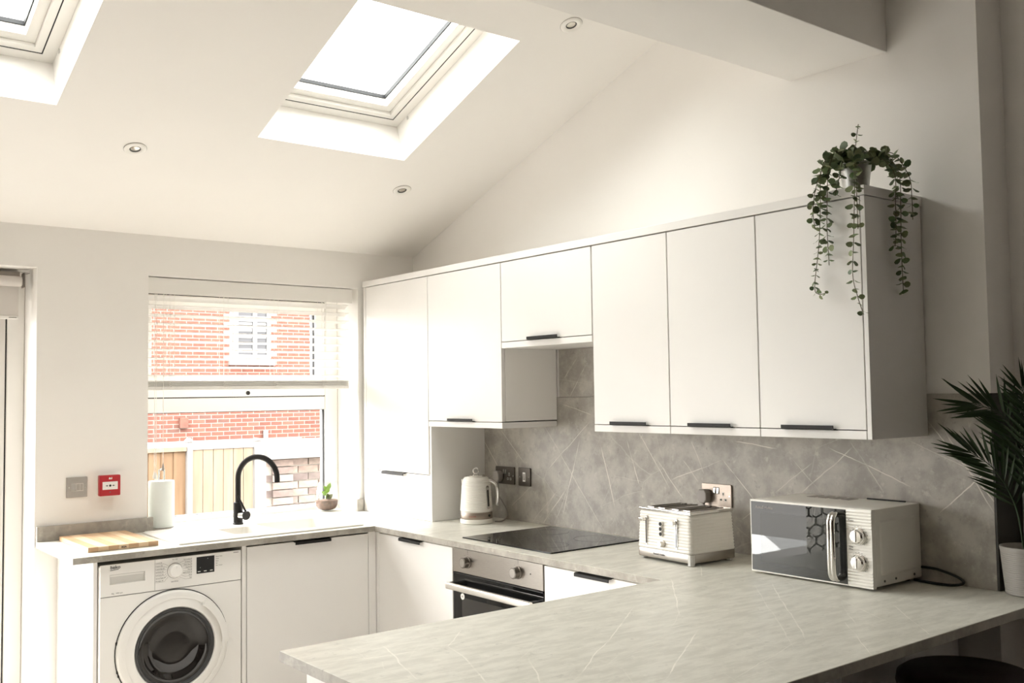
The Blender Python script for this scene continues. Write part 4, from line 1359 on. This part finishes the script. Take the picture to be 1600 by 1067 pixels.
def rsec(hx, hy, z, r=0.018, n=4): return [(px, py, z) for px, py in rrect(-hx, hx, -hy, hy, r, n)]


def loft(secs):
    n = len(secs[0])
    b = B()
    for s in secs: b.v += s
    for i in range(len(secs) - 1):
        for k in range(n):
            b.f.append((i * n + k, i * n + (k + 1) % n, (i + 1) * n + (k + 1) % n, (i + 1) * n + k))
    b.f.append(tuple(range(n - 1, -1, -1)))
    b.f.append(tuple((len(secs) - 1) * n + k for k in range(n)))
    return b


obj('steel_base', loft([rsec(HX, HY, 0.010), rsec(HX + .001, HY + .001, 0.012), rsec(HX + .001, HY + .001, 0.041), rsec(HX, HY, 0.0425)]), 'bsteel', t, smooth=40, local=True)
secs = []
z = 0.043
while z < 0.176:
    s = (z - 0.043) / 0.133
    k = -0.006 * s
    secs += [rsec(HX + k, HY + k, z), rsec(HX + k + .0012, HY + k + .0012, z + .003), rsec(HX + k + .0012, HY + k + .0012, z + .0065), rsec(HX + k, HY + k, z + .0095)]
    z += 0.0112
secs.append(rsec(HX - .008, HY - .008, 0.180))
obj('body', loft(secs), 'cream', t, smooth=28, local=True)
# top plate with four slots
xs = [-HX + .006, -0.085, 0.085, HX - .006]
yy = [-0.108, -0.080, -0.050, -0.022, 0.022, 0.050, 0.080, 0.108]
ys = [-HY + .006] + yy + [HY - .006]
slots = [(-0.108, -0.080), (-0.050, -0.022), (0.022, 0.050), (0.080, 0.108)]
tp = obj('top_plate', B().grid(xs, ys, 0.1805, 0.1925, lambda u, v: not (abs(u) < 0.085 and any(a < v < c for a, c in slots)), onz), 'chrome', t, bev=0.003, local=True)
for a, c in slots:
    obj('slot', B().box(-0.0845, 0.0845, a + .0005, c - .0005, 0.1803, 0.183), 'ink', tp, local=True)
    obj('slot_rim', B().grid([-0.088, -0.0855, 0.0855, 0.088], [a - .003, a - .0005, c + .0005, c + .003], 0.1926, 0.1945, lambda u, v: not (abs(u) < 0.0855 and a - .0005 < v < c + .0005), onz), 'knobsteel', tp, local=True)
XF = -HX - 0.0015
for y in (0.088, -0.070):
    sl = obj('lever_slot', B().prism(rrect(y - 0.0045, y + 0.0045, 0.055, 0.165, 0.0042, 4), XF - 0.001, XF + 0.012, onx), 'chrome', t, local=True, bev=0.0006)
    obj('slot_opening', B().prism(rrect(y - 0.002, y + 0.002, 0.060, 0.160, 0.0019, 3), XF - 0.0016, XF - 0.0009, onx), 'ink', sl, local=True)
    obj('lever', B().prism(rrect(y - 0.003, y + 0.024, 0.143, 0.156, 0.004, 3), XF - 0.020, XF - 0.0018, onx), 'chrome', sl, local=True, bev=0.002)
for k in range(3):
    z = 0.139 - 0.0185 * k
    bt = obj('button_ring', B().lathe([(0.0088, -0.004), (0.0088, 0.004)], 20, (XF, 0.008, z), 'x'), 'chrome', t, local=True, smooth=40)
    obj('button', B().lathe([(0.0066, -0.0052), (0.0066, -0.0041)], 20, (XF, 0.008, z), 'x'), 'ink', bt, local=True)
obj('browning_dial', B().lathe([(0.013, 0.004), (0.013, -0.004), (0.0105, -0.005), (0.010, -0.016), (0.009, -0.017)], 24, (XF, 0.003, 0.066), 'x'), 'satin', t, local=True, smooth=35)
o = text('maker_lettering', 'Russell Hobbs', 0.0125, (0, 0, 0), (0, -1, 0), (0, 0, 1), 'ink', None, sx=0.85)
for v in o.data.vertices:
    v.co += Vector((-HX - 0.0018, 0.052, 0.022))
o.parent = t
for x in (-HX + .02, HX - .02):
    for y in (-HY + .02, HY - .02):
        obj('foot', B().lathe([(0.011, 0.0005), (0.012, 0.0095)], 16, (x, y, 0)), 'pale', t, local=True, smooth=40)
obj('corner_strip', loft([[(x_, y_, z_) for x_, y_ in ((-HX - .0018, -HY + 0.004), (-HX + 0.004, -HY - .0018), (-HX + 0.016, -HY - .0018), (-HX - .0018, -HY + 0.016))] for z_ in (0.002, 0.040)]), 'pale', t, local=True)

# ---- microwave
MX0, MX1, MY0, MY1, MZ0, MZ1 = -0.298, -0.012, -2.608, -3.072, 0.922, 1.162
t = thing('microwave_oven', 'white ribbed microwave with mirrored door and chrome handle', 'microwave', (-0.15, -2.84, ZT))
obj('body', B().box(-0.280, MX1, MY0, MY1, MZ0, MZ1), 'cream', t, bev=0.003)
# pressed panel on the end facing the room
b = B()
P0, P1 = rrect(-0.255, -0.045, 0.955, 1.125, 0.008, 3), rrect(-0.250, -0.050, 0.960, 1.120, 0.008, 3)
n = len(P0)
b.v = [(a, MY1 - .0002, c) for a, c in P0] + [(a, MY1 - 0.004, c) for a, c in P1]
b.f = [(i, (i + 1) % n, n + (i + 1) % n, n + i) for i in range(n)] + [tuple(range(n, 2 * n))]
obj('pressed_panel', b, 'cream', t, smooth=30)
b = B()
for k in range(4):
    yk = -2.70 - k * 0.045
    b.box(-0.10, -0.04, yk, yk - 0.032, MZ1 + .0001, MZ1 + 0.0012)
obj('vent', b, 'plugp', t)
for (x, z) in ((-0.235, 0.936), (-0.17, 0.937), (-0.06, 0.937)):
    obj('screw', B().lathe([(0.004, MY1 - 0.002), (0.004, MY1 - 0.0002)], 12, (x, 0, z), 'y'), 'grey', t)
DYR = -2.984
dr = obj('door', frame_ring(0, 1, 0, 1, .01, .01, .01, .01, 0, 1), 'cream', t)
dr.data = mesh_of('door', B().grid([MY0, MY0 - 0.004, DYR + 0.0005, DYR + 0.001][::-1], [MZ0 - 0.004, MZ0 + 0.0005, MZ1 - 0.0045, MZ1 + .0005], MX0, MX0 + 0.0175,
                                   lambda u, v: True, onx))
dr.data.materials.append(M['cream'])
inv = rootm(t).inverted()
for v in dr.data.vertices: v.co = inv @ v.co
gp = obj('door_glass', B().box(MX0 - 0.0012, MX0 - .0001, MY0 - 0.004, DYR + 0.001, MZ0 + 0.0005, MZ1 - 0.0055), 'mwglass', dr)
obj('screen_window', B().prism(rrect(-2.93, -2.650, 0.953, 1.122, 0.012, 4), MX0 - 0.0016, MX0 - 0.0012, onx), 'mwwin', gp)
hy, hz0, hz1 = -2.950, 0.937, 1.140
hp = smoothpath([(MX0 - 0.0013, hy, hz1), (MX0 - 0.020, hy, hz1 - 0.001), (MX0 - 0.032, hy, hz1 - 0.012), (MX0 - 0.036, hy, hz1 - 0.04), (MX0 - 0.036, hy, hz0 + 0.04), (MX0 - 0.032, hy, hz0 + 0.012), (MX0 - 0.020, hy, hz0 + 0.001), (MX0 - 0.0013, hy, hz0)], 7)
obj('handle', B().tube([(p[0], p[1] + 0.006, p[2]) for p in hp], 0.0085, 12).tube([(p[0], p[1] - 0.006, p[2]) for p in hp], 0.0085, 12), 'chrome', dr, smooth=60)
prof = [(MX0 + 0.0175, MZ0 - 0.004), (MX0, MZ0 - 0.004)]
z = MZ0 + 0.002
while z < MZ1 - 0.008:
    flat = 0.972 < z < 1.100
    dx = 0.0006 if flat else 0.0022
    prof += [(MX0, z), (MX0 - dx, z + 0.0026), (MX0 - dx, z + 0.0052), (MX0, z + 0.0078)]
    z += 0.0098
prof += [(MX0, MZ1), (MX0 + 0.0175, MZ1)]
cp = obj('control_panel', B().prism(prof, DYR - 0.0005, MY1, ony), 'cream', t, smooth=25)
for z, nm in ((1.077, 'Power'), (0.995, 'Defrost')):
    kb = obj('knob', B().lathe([(0.0265, -0.0016), (0.0265, -0.004), (0.024, -0.005), (0.0225, -0.016), (0.019, -0.020), (0.0115, -0.021)], 36, (MX0, -3.026, z), 'x'), 'chrome', cp, smooth=35)
    obj('knob_grip', B().box(MX0 - 0.024, MX0 - 0.0212, -3.0225, -3.0295, z - 0.016, z + 0.016), 'satin', kb, bev=0.001)
    b = B()
    for a in range(-140, 141, 20):
        aa = R(90 + a)
        yy, zz = -3.026 - math.cos(aa) * 0.0315, z + math.sin(aa) * 0.0315
        b.box(MX0 - 0.0016, MX0 - 0.0009, yy - 0.0008, yy + 0.0008, zz - 0.0008, zz + 0.0008)
    obj('dial_marks', b, 'ink', cp)
text('dial_lettering', 'Power', 0.0075, (MX0 - 0.0026, -2.992, 1.1225), (0, -1, 0), (0, 0, 1), 'ink', cp)
text('dial_lettering', 'Time', 0.0070, (MX0 - 0.0016, -2.992, 1.0395), (0, -1, 0), (0, 0, 1), 'ink', cp)
text('dial_lettering', 'Mins', 0.0070, (MX0 - 0.0016, -2.992, 1.0325), (0, -1, 0), (0, 0, 1), 'ink', cp)
text('maker_lettering', 'Russell Hobbs', 0.0135, (MX0 - 0.0015, -2.632, 1.134), (0, -1, 0), (0, 0, 1), 'plugp', gp, sx=0.9)
for x in (-0.25, -0.045):
    for y in (MY0 - 0.04, MY1 + 0.04):
        obj('foot', B().lathe([(0.014, 0.0005), (0.014, MZ0 - ZT - .0005)], 16, (x, y, ZT)), 'ink', t)
obj('spacer_rail', B().tube([(MX1 - 0.03, -2.90, MZ1 + 0.004), (MX1 - 0.03, -3.04, MZ1 + 0.004)], 0.0025, 8), 'ink', t)
cb = smoothpath([(MX1 + 0.0005, -3.00, 0.95), (-0.004 - 0.004, -3.09, 0.955), (-0.018, -3.15, 0.950), (-0.016, -3.20, 0.935), (-0.022, -3.215, 0.922), (-0.045, -3.19, 0.9155), (-0.05, -3.12, 0.915), (-0.04, -3.06, 0.915)], 8)
obj('cable', B().tube([(min(p[0], -0.0135), p[1], p[2]) for p in cb], 0.0042, 8), 'ink', t, smooth=50)

# ================================================================== PLANTS
random.seed(11)
PXc, PYc, PZc = -0.215, -3.005, ZUT
t = thing('trailing_plant', 'trailing eucalyptus plant in a small metal pot on top of the cabinets', 'plant', (PXc, PYc, PZc))
obj('pot', B().lathe([(0.038, 0.0005), (0.039, 0.004), (0.0505, 0.094), (0.053, 0.096), (0.053, 0.100), (0.050, 0.100), (0.048, 0.092), (0.0005, 0.090)], 40, (PXc, PYc, PZc), cap=False), 'galv', t, smooth=35)
obj('soil', B().lathe([(0.0475, 0.0905), (0.0005, 0.0935)], 24, (PXc, PYc, PZc), cap=False), 'soil', t)
b = B()
b.v = [(0, 0, 0), (0, 0.16, 0.01)]
lm = B()
NSEG = 8
for i in range(NSEG):
    a = 2 * PI * i / NSEG
    lm.v.append((0.52 * math.sin(a), 0.55 - 0.5 * math.cos(a), 0.06 * math.cos(2 * a)))
lm.v.append((0, 0.55, -0.05))
lm.v.append((0, -0.12, 0))
lm.f = [(i, (i + 1) % NSEG, NSEG) for i in range(NSEG)] + [(0, NSEG + 1, 1)]
leaf_me = bpy.data.meshes.new('leaf')
leaf_me.from_pydata(lm.v, [], lm.f)
leaf_me.materials.append(M['leaf'])
leaf_me.polygons.foreach_set('use_smooth', [True] * len(leaf_me.polygons))

nleaf = [0]


def trail(pts, r0, r1, step=0.0195, start=0.0, droop=0.25):
    path = smoothpath(pts, 10)
    s = obj('stem', B().tube(path, 0.0013, 5), 'stem', t)
    acc, tot = 0.0, sum((path[i + 1] - path[i]).length for i in range(len(path) - 1))
    nxt, k, run = start, 0, 0.0
    for i in range(len(path) - 1):
        seg = path[i + 1] - path[i]
        while run + seg.length >= nxt:
            f = (nxt - run) / max(seg.length, 1e-6)
            p = path[i] + seg * f
            d = seg.normalized()
            side = d.cross(Vector((0.3, 0.2, 1)))
            if side.length < 0.1: side = d.cross(Vector((1, 0, 0)))
            side.normalize()
            side.rotate(Matrix.Rotation(k * 1.45 + random.uniform(-.3, .3), 3, d))
            sz = (r0 + (r1 - r0) * nxt / tot) * random.uniform(0.9, 1.35)
            for sg in (1, -1):
                dirv = side * sg + d * random.uniform(0.1, 0.5) + Vector((0, 0, -droop * random.random()))
                inst('leaf', leaf_me, aim(p + side * sg * 0.002, dirv, Vector((random.uniform(-.8, .2), random.uniform(-.8, .2), random.uniform(0.1, 1))), random.uniform(-.4, .4), sz), s)
                nleaf[0] += 1
            k += 1
            nxt += step * random.uniform(0.85, 1.15)
        run += seg.length


c = Vector((PXc, PYc, PZc + 0.095))
xf = -0.372
trail([c + Vector((-.02, .01, 0)), c + Vector((-.09, .03, .03)), (xf + .01, -2.975, 2.235), (xf, -2.975, 2.13), (xf, -2.965, 2.0), (xf, -2.945, 1.87), (xf - .006, -2.962, 1.842), (xf - .01, -2.995, 1.842)], 0.024, 0.012)
trail([c + Vector((-.02, .0, 0)), c + Vector((-.08, .01, .045)), (xf + .015, -3.00, 2.24), (xf - .006, -3.005, 2.15), (xf - .005, -3.0, 2.05), (xf, -3.0, 1.93)], 0.026, 0.014)
trail([c + Vector((-.02, .02, 0)), c + Vector((-.07, .05, .02)), (xf + .02, -2.955, 2.21), (xf - .004, -2.95, 2.12), (xf - .004, -2.955, 2.05)], 0.026, 0.016)
trail([c + Vector((-.03, .01, 0)), c + Vector((-.07, .0, .01)), (xf + .04, -3.02, 2.21), (xf + 0.0, -3.03, 2.15)], 0.024, 0.018)
trail([c + Vector((-.03, -.02, 0)), c + Vector((-.08, -.05, .02)), (xf + .01, -3.094, 2.225), (xf - .004, -3.10, 2.14), (xf - .004, -3.092, 2.0), (xf - .004, -3.085, 1.89), (xf - .004, -3.10, 1.82), (xf - .004, -3.118, 1.765)], 0.024, 0.016, 0.027)
trail([c + Vector((-.03, -.02, 0)), c + Vector((-.09, -.06, .01)), (xf + .0, -3.105, 2.20), (xf - .004, -3.108, 2.10), (xf - .004, -3.108, 2.03)], 0.02, 0.013, 0.026)
yr = -3.132
trail([c + Vector((.02, -.03, 0)), c + Vector((.03, -.08, .03)), (-.195, yr - .012, 2.225), (-.185, yr - .01, 2.12), (-.183, yr - .006, 2.0), (-.182, yr - .006, 1.91), (-.18, yr - .006, 1.845)], 0.024, 0.018)
trail([c + Vector((.03, -.02, 0)), c + Vector((.06, -.09, .035)), (-.14, yr - .015, 2.22), (-.12, yr - .012, 2.15), (-.115, yr - .01, 2.08)], 0.024, 0.018, 0.026)
trail([c + Vector((.01, -.03, 0)), c + Vector((.01, -.07, .02)), (-.222, yr - .012, 2.22), (-.215, yr - .01, 2.12), (-.215, yr - .008, 2.03), (-.22, yr - .006, 1.985)], 0.023, 0.016)
trail([c + Vector((.0, .0, 0)), c + Vector((-.005, -.005, .05)), c + Vector((-.004, -.012, .10)), c + Vector((.0, -.016, .135))], 0.022, 0.014, 0.024)
for q in range(7):
    a = 2.2 + q * 0.55
    trail([c + Vector((.012 * math.cos(a), .012 * math.sin(a), 0)), c + Vector((.035 * math.cos(a), .035 * math.sin(a), .03)), c + Vector((.06 * math.cos(a), .06 * math.sin(a), .035))], 0.028, 0.026, 0.026, 0.012)

# palm in a white pot
QX, QY = 0.005, -3.400
t = thing('potted_palm', 'dark palm in a ribbed white pot at the right edge of the worktop', 'plant', (QX, QY, ZT))
prof = [(0.05, 0.0005)]
for k in range(22):
    z = 0.004 + k * 0.006
    r = 0.060 + 0.012 * (z / 0.14)
    prof += [(r, z), (r + 0.0013, z + 0.003)]
prof += [(0.0735, 0.140), (0.0735, 0.146), (0.068, 0.146), (0.066, 0.13), (0.0005, 0.128)]
obj('pot', B().lathe(prof, 44, (QX, QY, ZT), cap=False), 'wpot', t, smooth=30)
obj('soil', B().lathe([(0.0655, 0.1285), (0.0005, 0.1295)], 24, (QX, QY, ZT), cap=False), 'soil', t)
pl_me = leafmesh('leaflet', 0.0125, 0.16, 'palm', -0.06, 5)
FACE = Vector((-0.80, -0.58, 0.1))


def frond(pts, l0, l1, n, spread=0.9, face=FACE, s0=0.36):
    path = smoothpath(pts, 12)
    f = obj('frond', B().tube(path, [0.0035 - 0.0025 * i / len(path) for i in range(len(path))], 6), 'palm', t, smooth=60)
    m = len(path)
    for k in range(n):
        s = s0 + (1 - s0) * k / (n - 1)
        i = min(m - 2, int(s * (m - 1)))
        p, d = path[i], (path[i + 1] - path[i]).normalized()
        sd = d.cross(face).normalized()
        for sg in (1, -1):
            w = spread * (1.25 - 0.95 * k / (n - 1))
            dv = d + sd * sg * w + face * random.uniform(-.12, .12) + Vector((0, 0, -0.05))
            L = (l0 + (l1 - l0) * (k / (n - 1))) * random.uniform(0.9, 1.12)
            inst('leaflet', pl_me, aim(p, dv, face, random.uniform(-.7, .7), L / 0.16), f)


cz = ZT + 0.128
frond([(QX, QY, cz), (QX - 0.005, QY, cz + 0.24), (QX - 0.035, QY + 0.025, cz + 0.40), (QX - 0.125, QY + 0.085, cz + 0.455)], 0.14, 0.13, 19, 0.9)
frond([(QX - 0.01, QY, cz), (QX - 0.025, QY + 0.015, cz + 0.14), (QX - 0.075, QY + 0.05, cz + 0.25), (QX - 0.145, QY + 0.095, cz + 0.31)], 0.12, 0.12, 16, 0.7)
frond([(QX + 0.01, QY, cz), (QX + 0.0, QY - 0.03, cz + 0.24), (QX - 0.03, QY - 0.05, cz + 0.40), (QX - 0.075, QY - 0.04, cz + 0.50)], 0.14, 0.11, 15, 0.9)
frond([(QX, QY, cz), (QX + 0.0, QY - 0.06, cz + 0.22), (QX - 0.02, QY - 0.20, cz + 0.36), (QX - 0.04, QY - 0.32, cz + 0.38)], 0.13, 0.11, 12, 0.8, Vector((-0.5, 0.1, 0.8)))
frond([(QX, QY - .01, cz), (QX - 0.02, QY - 0.04, cz + 0.16), (QX - 0.06, QY - 0.10, cz + 0.27), (QX - 0.13, QY - 0.14, cz + 0.30)], 0.13, 0.11, 13, 0.8)
frond([(QX, QY, cz), (QX + 0.0, QY - 0.02, cz + 0.2), (QX - 0.01, QY - 0.05, cz + 0.34), (QX - 0.05, QY - 0.07, cz + 0.40)], 0.13, 0.12, 14, 1.0)

# ================================================================== STOOL
far = Vector((-0.255, -3.337, 0))
tod = (Vector((CAM_LOC.x, CAM_LOC.y, 0)) - far).normalized()
SR = 0.185
sc_ = far + tod * SR
SZ = 0.765
t = thing('bar_stool', 'dark round bar stool seat under the near edge of the peninsula', 'stool', (sc_.x, sc_.y, 0))
obj('seat', B().lathe([(SR - 0.03, SZ - 0.065), (SR - 0.008, SZ - 0.058), (SR, SZ - 0.035), (SR - 0.004, SZ - 0.012), (SR - 0.022, SZ), (0.05, SZ - 0.006), (0.0005, SZ - 0.007)], 48, (sc_.x, sc_.y, 0)), 'stool', t, smooth=50)
for k in range(4):
    a = R(45 + 90 * k + 20)
    obj('leg', B().tube([(sc_.x + 0.10 * math.cos(a), sc_.y + 0.10 * math.sin(a), SZ - 0.066), (sc_.x + 0.19 * math.cos(a), sc_.y + 0.19 * math.sin(a), 0.001)], 0.012, 10), 'black', t, smooth=50)
obj('foot_ring', B().tube([(sc_.x + 0.158 * math.cos(2 * PI * k / 32), sc_.y + 0.158 * math.sin(2 * PI * k / 32), 0.24) for k in range(33)], 0.008, 8), 'black', t, smooth=50)

# patterned sheer curtain at the far end of the patio door, met only as a reflection in the microwave door
b = B()
nc = 70
for j in range(2):
    for i in range(nc):
        b.v.append((-5.02 + 0.80 * i / (nc - 1), -0.075 + 0.022 * math.sin(i * 0.55), 0.02 + 2.16 * j))
for i in range(nc - 1):
    b.f.append((i, i + 1, nc + i + 1, nc + i))
t = thing('curtain', 'sheer white curtain with black honeycomb print, seen mirrored in the microwave door', 'curtain', (-4.62, -0.075, 0.02))
o = obj('cloth', b, 'hexcloth', t, smooth=70)
sm = o.modifiers.new('thickness', 'SOLIDIFY')
sm.thickness = 0.001
obj('curtain_rail', B().tube([(-5.1, -0.075, 2.20), (-2.2, -0.075, 2.20)], 0.012, 12), 'black', t, smooth=50)

# ================================================================== OUTSIDE
struct('ground', B().box(-14, 16, 0.33, 22, -0.35, -0.25), 'yard', 'pale paved yard outside the window')


def pane_rect(p): return p


# neighbouring brick house: every brick in view is a part
HYW = 12.2
t = thing('neighbour_house', 'red brick house wall seen through the kitchen window', 'building', (4, HYW, -0.25))
obj('mortar_wall', B().box(-6.0, 13.0, HYW - 0.006, HYW + 0.35, -0.25, 6.5), 'mortar', t)
bk = mesh_of('brick', B().box(-0.1065, 0.1065, 0.0, 0.022, 0.0, 0.064))
bk.materials.append(M['brick'])
WIN = (3.99, 4.70, 2.22, 3.9)
rest = B()
rows = int((6.4 + 0.25) / 0.075)
cells = []
for r in range(rows):
    z = -0.245 + r * 0.075
    n0 = int(-5.9 / 0.225)
    for k in range(n0, int(12.8 / 0.225)):
        x = k * 0.225 + (0.1125 if r % 2 else 0)
        if WIN[0] - 0.11 < x < WIN[1] + 0.11 and WIN[2] - 0.02 < z + 0.03 < WIN[3] + 0.02:
            continue
        cells.append((x, z))
# visibility through the kitchen window
vis = []
for x, z in cells:
    f = (0.25 - CAM_LOC.y) / (HYW - CAM_LOC.y)
    wx = CAM_LOC.x + (x - CAM_LOC.x) * f
    wz = CAM_LOC.z + (z + 0.03 - CAM_LOC.z) * f
    f2 = (4.3 - CAM_LOC.y) / (HYW - CAM_LOC.y)
    fz = CAM_LOC.z + (z + 0.03 - CAM_LOC.z) * f2
    v = -1.47 < wx < -0.42 and 0.9 < wz < 2.04 and fz > 1.02
    vis.append((v, abs(z - 1.2), x, z))
order = sorted(range(len(vis)), key=lambda i: (not vis[i][0], vis[i][1]))
near = set(order[:300])
for i, (v, _, x, z) in enumerate(vis):
    if i in near and v:
        inst('brick', bk, Matrix.Translation((x, HYW - 0.010, z)), t)
    else:
        rest.box(x - 0.1065, x + 0.1065, HYW - 0.010, HYW + 0.0125, z, z + 0.064)
o = obj('brickwork', rest, 'brick', t)
o['kind'] = 'stuff'
w = obj('window', B().grid([WIN[0], WIN[0] + 0.09, 4.36, 4.44, WIN[1] - 0.07, WIN[1]], [WIN[2], WIN[2] + 0.10, 2.92, 3.02, WIN[3] - 0.08, WIN[3]], HYW - 0.05, HYW - 0.0065,
                           lambda u, v: not ((WIN[0] + 0.09 < u < 4.36 or 4.44 < u < WIN[1] - 0.07) and (WIN[2] + 0.10 < v < 2.92 or 3.02 < v < WIN[3] - 0.08)), ony), 'farwhite', t)
for x0, x1 in ((WIN[0] + 0.09, 4.36), (4.44, WIN[1] - 0.07)):
    for z0, z1 in ((WIN[2] + 0.10, 2.92), (3.02, WIN[3] - 0.08)):
        obj('pane', B().box(x0, x1, HYW - 0.020, HYW - 0.012, z0, z1), 'farpane', w)
        for k in range(5):
            zz = z0 + (z1 - z0) * (k + 0.5) / 5
            obj('slat', B().box(x0 + 0.01, x1 - 0.01, HYW - 0.032, HYW - 0.024, zz, zz + 0.05), 'farwhite', w)
obj('window_sill', B().box(WIN[0] - 0.08, WIN[1] + 0.08, HYW - 0.09, HYW - 0.0065, WIN[2] - 0.09, WIN[2] - 0.001), 'farwhite', w)
obj('vent_box', B().box(3.02, 3.17, HYW - 0.07, HYW - 0.0102, 1.03, 1.21), 'brick', t, bev=0.006)
obj('down_pipe', B().tube([(4.60, HYW - 0.06, -0.25), (4.60, HYW - 0.06, 0.95)], 0.045, 12), 'felt', t, smooth=50)

# golden fence panel at the left
FYY = 4.30
t = thing('timber_fence', 'golden close-board timber fence panel at the left of the window view', 'fence', (-0.3, FYY, -0.25))
fb = mesh_of('fence_board', B().prism([(-0.058, 0.0), (0.056, 0.0), (0.056, -0.010), (-0.058, -0.022)], 0.0, 1.30, lambda a, bb, w: (a, bb, w)))
fb.materials.append(M['fence'])
x = 0.19
for k in range(11):
    inst('fence_board', fb, Matrix.Translation((x, FYY, -0.25)), t)
    x -= 0.114
obj('capping_rail', B().box(-1.1, 0.247, FYY - 0.04, FYY + 0.03, 1.0505, 1.095), 'gate', t, bev=0.004)
obj('gravel_board', B().box(-1.1, 0.247, FYY + 0.001, FYY + 0.03, -0.25, -0.1), 'concrete', t)
tag(obj('fence_post', B().box(0.250, 0.300, FYY - 0.05, FYY + 0.03, -0.25, 1.135).prism([(0.240, 1.136), (0.310, 1.136), (0.275, 1.175)], FYY - 0.06, FYY + 0.04, ony), 'concrete', bev=0.003),
    'pale post between the golden fence and the pale gate', 'post')
t = thing('garden_gate', 'pale timber garden gate behind the black tap', 'gate', (0.6, FYY, -0.25))
gb = mesh_of('gate_board', B().box(-0.047, 0.047, -0.02, 0.0, 0.0, 1.28))
gb.materials.append(M['gate'])
x = 0.357
for k in range(6):
    inst('gate_board', gb, Matrix.Translation((x, FYY, -0.22)), t)
    x += 0.0995
for z in (0.0, 0.92):
    obj('gate_rail', B().box(0.31, 0.902, FYY + 0.0005, FYY + 0.03, z, z + 0.08), 'gate', t)
obj('top_capping', B().prism([(0.308, 1.062), (0.904, 1.062), (0.904, 1.072), (0.308, 1.102)], FYY - 0.03, FYY + 0.02, ony), 'concrete', t)
tag(obj('fence_post', B().box(0.912, 0.972, FYY - 0.05, FYY + 0.03, -0.25, 1.120).prism([(0.902, 1.121), (0.982, 1.121), (0.942, 1.15)], FYY - 0.06, FYY + 0.04, ony), 'concrete', bev=0.003),
    'pale post between the gate and the old brick wall', 'post')

# old brick garden wall with a pale coping
t = thing('garden_wall', 'weathered pale brick garden wall with a sloping white coping', 'wall', (1.9, 4.5, -0.25))
obj('wall_core', B().box(1.06, 3.4, 4.332, 4.52, -0.25, 0.935), 'mortar', t)
ob_ = mesh_of('brick', B().box(-0.106, 0.106, 0.0, 0.03, 0.0, 0.064))
ob_.materials.append(M['oldbrick'])
random.seed(7)
for r in range(15):
    z = -0.19 + r * 0.075
    for k in range(10):
        x = 1.17 + k * 0.224 + (0.112 if r % 2 else 0)
        inst('brick', ob_, Matrix.Translation((x, 4.318 - random.uniform(0, 0.012), z)), t)
pr = mesh_of('brick', B().box(-0.106, 0.106, 0.0, 0.03, 0.0, 0.064))
pr.materials.append(M['oldbrick'])
for r in range(15):
    inst('brick', pr, Matrix.Translation((1.22, 4.285, -0.19 + r * 0.075)) @ Matrix.Scale(1.0, 4), t)
obj('coping', B().prism([(4.20, 0.935), (4.62, 0.935), (4.62, 0.975), (4.47, 1.115), (4.40, 1.115), (4.20, 0.985)], 1.03, 3.45, onx), 'concrete', t, bev=0.004)

# low shed roofs between fence and house
t = thing('garden_shed', 'low shed with a pale felt roof beyond the fence', 'shed', (1.0, 7.0, -0.25))
obj('wall', B().box(0.2, 2.2, 6.3, 7.9, -0.25, 0.92), 'gate', t)
obj('roof', B().prism([(6.15, 0.921), (8.05, 0.921), (8.05, 0.98), (6.15, 1.05)], 0.05, 2.35, onx), 'felt', t, bev=0.005)
t = thing('coal_bunker', 'low pale lean-to roof beyond the golden fence', 'shed', (-0.6, 7.0, -0.25))
obj('wall', B().box(-1.6, 0.02, 6.4, 7.9, -0.25, 0.86), 'gate', t)
obj('roof', B().prism([(6.25, 0.861), (8.05, 0.861), (8.05, 0.92), (6.25, 1.00)], -1.75, 0.04, onx), 'felt', t, bev=0.005)
